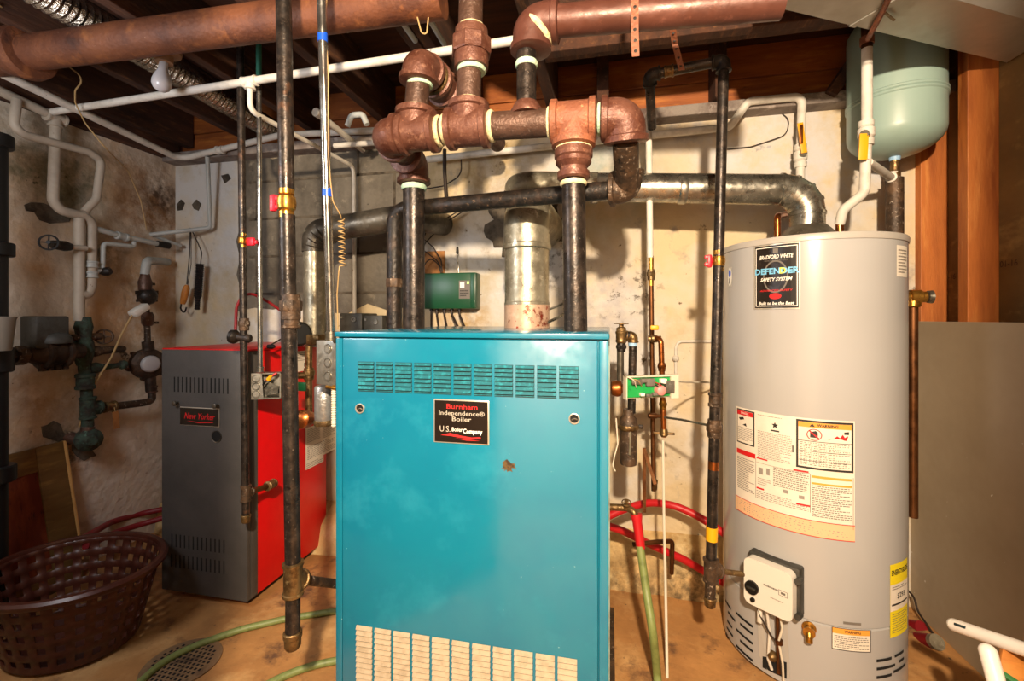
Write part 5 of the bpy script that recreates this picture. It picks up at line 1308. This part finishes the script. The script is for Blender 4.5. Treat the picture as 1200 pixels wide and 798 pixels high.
obj('valve_body', B().lathe(Q(173, 382), UP, [(0, .018), (.012, .026), (.05, .028), (.07, .02)], 16), 'rust_pipe', GM)
obj('valve_stem', B().bar(Q(173, 378), Q(185, 378), .012, .012).bar(Q(185, 372), Q(185, 385), .01, .01), 'iron_old', GM)
mc = Q(173.5, 426); mn = V((.93, -.36, 0)).normalized()
bdy = B().lathe(mc-mn*.045, mn, [(0, .05), (.01, .072), (.035, .078), (.06, .074), (.07, .055), (.074, .04)], 32)
for k in range(6):
    a = k*PI/3+.3; x, y, z = frame(mn); o_ = mc-mn*.01+(x*math.cos(a)+y*math.sin(a))*.08; bdy.cyl(o_-mn*.012, o_+mn*.014, .01, 10)
bdy.cyl(Q(173, 400), Q(174, 410), .026, 16); bdy.cyl(Q(176, 442), Q(177, 458), .024, 16)
obj('meter_body', bdy, 'meter_bronze', GM)
obj('dial_cap', B().lathe(mc+mn*.024, mn, [(0, .042), (.012, .042), (.02, .038), (.024, .03)], 24), 'dial_grey', GM, label='white dial cap')
pipe(GM, [Q(178, 452), Q(178, 470), Q(168, 472), Q(110, 479)], .0175, 'iron_old', .03, name='outlet_pipe')
coupling(GM, Q(178, 456), UP, .022, .035, 'rust_pipe')
coupling(GM, Q(128, 476.5), (Q(168, 472)-Q(110, 479)), .023, .05, 'brass_old')
TG = thing('paper_tag', 'small brown tag hanging on the lower pipe beside the round meter', 'tag', Q(136, 500))
obj('tag', B().bar(Q(135, 482, -2.27), Q(137, 502, -2.27), .026, .003, RT), 'card', TG)
obj('string', B().cyl(Q(134, 477, -2.27), Q(135, 483, -2.27), .002, 6), 'wire_tan', TG)
# water meter assembly
WM = thing('water_meter', 'dark water meter with grey box and green corroded valves on the left wall', 'meter', Q(100, 505))
obj('register_box', B().box(Q(53, 389, -2.27), (.09, .115, .13), None, .008), 'dark_box', WM)
obj('register_dome', B().lathe(Q(62, 402, -2.26), UP, [(0, .062), (.012, .062), (.035, .052), (.05, .025)], 24), 'dark_box', WM)
ma, mb_ = Q(23, 416, -2.27), Q(96, 411, -2.27); md = (mb_-ma).normalized()
L = (mb_-ma).length
b = B().lathe(ma, md, [(0, .02), (.02, .028), (.05, .045), (.09, .058), (L-.09, .058), (L-.06, .045), (L-.02, .032), (L, .03)], 26)
for s_ in (.30, .42, .55, .68):
    b.cyl(ma+md*L*s_+DN*.072+RT*.01, ma+md*L*s_+DN*.04+RT*.01, .012, 8)
b.lathe(ma+md*L*.3, md, [(0, .058), (.004, .066), (.016, .066), (.02, .058)], 26)
b.lathe(ma+md*L*.62, md, [(0, .058), (.004, .066), (.016, .066), (.02, .058)], 26)
obj('meter_body', b, 'meter_bronze', WM)
obj('supply_pipe', B().cyl(Q(-6, 419, -2.26), ma+md*.03, .030, 18), 'iron_dull', WM)
obj('union', B().lathe(Q(17, 417, -2.26), md, [(0, .03), (.004, .038), (.03, .038), (.034, .03)], 8), 'iron_old', WM)
b = B().lathe(Q(98, 428), UP, [(0, .025), (.03, .032), (.06, .038), (.10, .036), (.12, .026), (.15, .03), (.17, .034), (.19, .03), (.215, .026)], 18)
obj('gate_valve', b, 'verdigris', WM)
obj('side_valve', B().cyl(Q(98, 395), Q(118, 394), .016, 12).cyl(Q(84, 396), Q(98, 395), .016, 12), 'iron_old', WM)
handwheel(WM, Q(122, 394.5), V((.75, -.6, .2)), .032, 'iron_old')
obj('side_valve', B().lathe(Q(106, 412), Q(130, 410)-Q(106, 412), [(0, .022), (.02, .026), (.05, .018), (.14, .016), (.15, .01)], 12), 'iron_old', WM)
obj('side_valve', B().lathe(Q(104, 432), Q(130, 429)-Q(104, 432), [(0, .022), (.03, .026), (.06, .014), (.13, .012), (.14, .022), (.155, .022)], 12), 'verdigris', WM)
pipe(WM, [Q(98, 425), Q(101, 450), Q(103, 500)], .022, 'verdigris', .02, name='down_pipe')
coupling(WM, Q(100, 447), UP, .032, .07, 'verdigris')
tee(WM, Q(103, 478), UP, (Q(120, 477)-Q(103, 478)), .028, .05, .05, 'verdigris')
obj('shutoff_valve', B().lathe(Q(103, 515), V((.9, -.3, .0)), [(-.05, .02), (-.03, .045), (.02, .05), (.035, .035), (.05, .02)], 18), 'verdigris', WM)
pipe(WM, [Q(103, 500), Q(100, 518), Q(80, 512, -2.37)], .025, 'rust_pipe', .03, name='wall_inlet')
# remote plug with cable
RP = thing('meter_plug', 'white plastic plug with cable clipped below the black gas regulator', 'plug', Q(160, 368))
obj('plug', B().bar(Q(154, 369, -2.22), Q(172, 358, -2.22), .035, .05, V((1, 0, 0)), .012), 'white_plastic', RP)
obj('cable', B().tube([Q(155, 369, -2.22), Q(142, 393, -2.25), Q(131, 418, -2.27), Q(112, 448, -2.29), Q(98, 480, -2.31), Q(93, 500, -2.33)], .0045, .06, 8), 'wire_tan', RP)
# tools hanging
OP = thing('brush', 'orange handled wire brush hanging on a cord from the wall pipe', 'brush', P(215, 368, Y=2.03))
obj('handle', B().lathe(P(214, 356, Y=2.03), P(219.5, 333, Y=2.03)-P(214, 356, Y=2.03), [(0, .012), (.02, .016), (.06, .018), (.09, .016), (.105, .009)], 14), 'orange_wood', OP)
obj('wire_hook', B().tube([P(213, 352, Y=2.03), P(211.5, 362, Y=2.03), P(216, 368, Y=2.03), P(218.5, 360, Y=2.03)], .004, .015, 8), 'iron', OP)
obj('cord', B().tube([P(223, 267, Y=2.05), P(222, 300, Y=2.04), P(219, 333, Y=2.03)], .003, .05, 6).tube([P(224, 270, Y=2.05), P(224, 310, Y=2.04), P(220, 334, Y=2.03)], .002, .05, 6), 'wire_dark', OP)
FB = thing('flue_brush', 'dark bristle brush hanging on a cord beside the orange handled one', 'brush', P(231, 365, Y=2.03))
b = B(); pr = []; a, c = P(231, 363, Y=2.03), P(234.5, 308, Y=2.03); L = (c-a).length
for k in range(22): pr += [(L*k/22, .015 if k > 5 else .010), (L*(k+.5)/22, .021 if k > 5 else .014)]
b.lathe(a, c-a, pr, 14); obj('bristles', b, 'bristle', FB)
obj('cord', B().tube([P(224, 268, Y=2.05), P(232, 285, Y=2.04), P(236.5, 296, Y=2.035), P(235, 310, Y=2.03)], .003, .03, 6), 'wire_dark', FB)
# ================================================================ LEFT EDGE: black post and cup
BP = thing('vent_stack', 'black plastic vertical pipe with bands at the left edge', 'pipe', P(1, 750, d=1.60))
b0 = P(-6, 400, d=1.66)
obj('pipe', B().cyl((b0.x, b0.y, 0), (b0.x, b0.y, P(0, 158, d=1.66).z), .034, 22), 'black_plastic', BP)
for py, hh, r in ((165, .05, .050), (292, .05, .052), (422, .09, .05), (556, .06, .056)):
    obj('coupling', B().lathe((b0.x, b0.y, P(0, py, d=1.66).z-hh/2), UP, [(0, r-.004), (.004, r), (hh-.004, r), (hh, r-.004)], 24), 'black_plastic', BP)
cx_ = P(4, 392, d=1.52)
CU = thing('plastic_cup', 'cloudy plastic cup perched at the black vertical pipe on the left', 'cup', cx_)
obj('cup', B().lathe(P(-1, 411, d=1.60), UP, [(0, .030), (.004, .032), (.11, .042), (.118, .046), (.12, .046), (.118, .040), (.006, .029)], 28, True, True), 'clear_cup', CU)
# ================================================================ FLOOR: basket, board, drain, hoses
bc = V((-1.862, 1.250, 0)); zr = .275; ex, ey = .278, .228; bs = .74
bm = bmesh.new(); nu, nv = 56, 11; grid = []
for j in range(nv+1):
    f = j/nv; k = bs+(1-bs)*f; z = .012+(zr-.012)*f
    grid.append([bm.verts.new((bc.x+math.cos(2*PI*i/nu)*ex*k, bc.y+math.sin(2*PI*i/nu)*ey*k, z)) for i in range(nu)])
for j in range(nv):
    for i in range(nu):
        if j in (1, 3, 5, 7, 9) and i % 2 == 0: continue
        bm.faces.new((grid[j][i], grid[j][(i+1) % nu], grid[j+1][(i+1) % nu], grid[j+1][i]))
bm.faces.new(grid[0][::-1])
LK = thing('laundry_basket', 'oval brown plastic laundry basket with square holes on the floor', 'basket', bc)
o = obj('basket_body', bm, 'basket', LK)
md_ = o.modifiers.new('solid', 'SOLIDIFY'); md_.thickness = .005
rows = []
for t, dr in ((-.004, -.004), (-.004, .008), (.004, .016), (.014, .018), (.022, .010), (.022, -.004), (.012, -.008)):
    rows.append([V((bc.x+math.cos(2*PI*i/72)*(ex+dr), bc.y+math.sin(2*PI*i/72)*(ey+dr), zr-.018+t)) for i in range(72)])
obj('rim', B().rings(rows, closed=True), 'basket', LK)
# framed board leaning on the left wall
p1, p2 = P(72, 517, X=-2.368), P(93, 655, X=-2.29)
upv = (p1-p2).normalized(); p2 = p2-upv*(p2.z/upv.z); H_ = (p1-p2).length
hv = V((0, -1, 0)); hv = (hv-upv*hv.dot(upv)).normalized(); nv_ = upv.cross(hv); nv_ = nv_ if nv_.x > 0 else -nv_
WB = thing('cabinet_door', 'framed wooden panel door leaning against the left wall behind the basket', 'door panel', p2)
Rw = Matrix((hv, upv, nv_)).transposed()
def wp(u, v, n=0): return p2+hv*u+upv*v+nv_*n
Wd = .62
obj('stile', B().box(wp(.05, H_/2, .0), (.10, H_, .022), Rw, .003), 'board', WB)
obj('stile', B().box(wp(Wd-.05, H_/2, .0), (.10, H_, .022), Rw, .003), 'board', WB)
obj('rail', B().box(wp(Wd/2, H_-.05, .0), (Wd-.2, .10, .0215), Rw, .003), 'board', WB)
obj('rail', B().box(wp(Wd/2, .05, .0), (Wd-.2, .10, .0215), Rw, .003), 'board', WB)
obj('center_panel', B().box(wp(Wd/2, H_/2, -.004), (Wd-.18, H_-.18, .012), Rw), 'board_red', WB)
obj('edge_strip', B().box(wp(-.006, H_/2+.04, .0), (.012, H_-.08, .026), Rw, .003), 'board_edge', WB, label='pale raw wood edge')
# floor drain
fd = P(213, 777, Z=.002)
FDn = thing('floor_drain', 'round perforated iron drain cover set in the floor under the green hose', 'drain', fd)
obj('cover', B().lathe(fd+DN*.002, UP, [(0, .115), (.004, .115), (.006, .108)], 48), 'drain_iron', FDn)
b = B()
for i in range(-6, 7):
    for j in range(-6, 7):
        x, y = i*.016+(.008 if j % 2 else 0), j*.016
        if x*x+y*y < .0092: b.box(fd+V((x, y, .0042)), (.008, .009, .0008))
obj('hole_pattern', b, 'hole', FDn, False)
# green hoses on the floor left of the boiler
solo('garden_hose', B().tube([P(150, 812, Z=.012), P(190, 776, Z=.012), P(225, 758, Z=.012), P(280, 738, Z=.012), P(335, 725, Z=.012), P(400, 715, Z=.012), P(450, 705, Z=.012)], .0115, .3, 12), 'hose_green', 'green hose crossing the floor drain and running behind the blue boiler', 'hose')
solo('garden_hose', B().tube([P(290, 815, Z=.012), P(330, 793, Z=.012), P(365, 780, Z=.012), P(400, 773, Z=.012), P(460, 765, Z=.012)], .0115, .3, 12), 'hose_green', 'short green hose piece on the floor nearest the blue boiler front', 'hose')
solo('red_hose', B().tube([P(95, 632, X=-2.2), P(130, 612, Y=1.75), P(160, 603, Y=1.9), P(195, 596, Y=1.98), P(240, 590, Y=2.0)], .014, .1, 12), 'wire_red', 'dark red hose on the wall side behind the brown basket', 'hose')
solo('red_hose', B().tube([P(100, 640, X=-2.2), P(140, 622, Y=1.75), P(170, 613, Y=1.85), P(195, 606, Y=1.9), P(235, 600, Y=1.95)], .014, .1, 12), 'wire_red', 'dark red hose lying nearest the brown basket rim', 'hose')
# red cans / bundle behind the heater at right
for k, (pa_, pb2, lab) in enumerate(((P(1060, 733, X=1.10), P(1080, 736, X=1.12), 'dark red rolled hose behind the heater, upper one at the right panel'), (P(1058, 748, X=1.08), P(1094, 752, X=1.10), 'dark red rolled hose with pale end, lower one at the right panel'))):
    T = thing('red_hose', lab, 'hose', pb2)
    obj('hose', B().cyl(pa_+(pa_-pb2), pb2, .024, 18), 'wire_red', T)
    if k: obj('hose_end', B().cyl(pb2, pb2+(pb2-pa_).normalized()*.018, .0245, 18), 'galv_old', T, label='pale end')
solo('wire', B().tube([P(1062, 690, X=1.14), P(1072, 700, X=1.14), P(1075, 716, X=1.14), P(1085, 730, X=1.14), P(1095, 745, X=1.14)], .004, .05, 6), 'wire_dark', 'tangled dark cord on the floor between heater and right panel', 'wire')
# white tubes in the right front corner
wa, wb_ = P(1114, 731, d=1.20), P(1215, 766, d=1.0)
PV = thing('plastic_tube', 'white plastic tube with slotted flat end leaning at the right front corner', 'tube', wb_)
dd = (wb_-wa).normalized()
obj('tube', B().tube([wa+dd*.01, wb_], .0155, .02, 20).lathe(wa+dd*.012, -dd, [(0, .0155), (.008, .014), (.013, .009), (.015, .002)], 20), 'pvc', PV)
sn = V((0, 0, 1)).cross(dd).normalized(); up2 = dd.cross(sn); up2 = up2 if up2.z > 0 else -up2
tc_ = -ray(1125, 740).normalized(); nn2 = (tc_-dd*tc_.dot(dd)).normalized()
obj('slot', B().bar(wa+dd*.03+nn2*.0148+up2*.003, wa+dd*.06+nn2*.0148+up2*.003, .006, .004, nn2, .001), 'slot_black', PV)
# second tube stands on the floor; a painted board lies on it
wc, wd_ = P(1158, 764, d=1.05), P(1176, 830, d=1.0)
PV2 = thing('plastic_tube', 'stubby white tube end below the slotted one, beside the orange board', 'tube', wd_)
b = B().tube([wc, wd_, V((wd_.x, wd_.y, 0))], .017, .05, 20); b.ball(wc, .0172, 18); obj('tube', b, 'pvc', PV2)
oa, ob = P(1172, 766, d=1.06), P(1225, 800, d=1.02)
OB = thing('board', 'orange wooden board with green edge under the white tubes', 'board', ob)
obj('plank', B().bar(oa, ob, .075, .014, V((-.3, -.5, .8)), .002), 'orange_wood', OB)
dv_ = (ob-oa).normalized(); upb = V((-.3, -.5, .8)); sd = dv_.cross(upb).normalized()
if sd.z > 0: sd = -sd
obj('green_edge', B().bar(oa+sd*.043, ob+sd*.043, .012, .018, upb, .002), 'green_edge', OB)
KEY, FILL, ROOM_FILL, WORLD, EXPO = 370, 0, 29, .3, .32
# ================================================================ CAMERA, LIGHT
cam = bpy.data.cameras.new('camera'); co = bpy.data.objects.new('camera', cam); COL.objects.link(co)
cam.sensor_width = 36; cam.lens = 36*F/1200; cam.shift_y = -27/1200; cam.clip_start = .02
co.location = (0, 0, EYE); co.rotation_euler = (PI/2, 0, TH); SC.camera = co
def camw(x, y, z): return V((x*CT-y*ST, x*ST+y*CT, z))
def light(name, kind, loc, power, col, size=.05, **kw):
    l = bpy.data.lights.new(name, kind); l.energy = power; l.color = col
    if kind == 'POINT': l.shadow_soft_size = size
    if kind == 'AREA': l.size = size
    for k_, v_ in kw.items(): setattr(l, k_, v_)
    o = bpy.data.objects.new(name, l); COL.objects.link(o); o.location = loc
    return o
light('hall_bulb', 'POINT', camw(0, -.6, 1.87), KEY, (1, .79, .56), .04)
if FILL:
    light('hall_fill', 'POINT', camw(-.5, -1.1, 1.2), FILL, (.8, .9, 1), .3)
light('room_fill', 'POINT', V((-1.55, .36, 1.62)), ROOM_FILL, (.94, .95, 1), .2)  # added fill lamp out of view, lifts the dim left side
w = bpy.data.worlds.new('world'); SC.world = w; w.use_nodes = True
w.node_tree.nodes['Background'].inputs[0].default_value = (.8, .85, 1, 1)
w.node_tree.nodes['Background'].inputs[1].default_value = WORLD
vs = SC.view_settings; vs.view_transform = 'Standard'; vs.look = 'None'; vs.gamma = 1; vs.exposure = EXPO; vs.use_curve_mapping = False
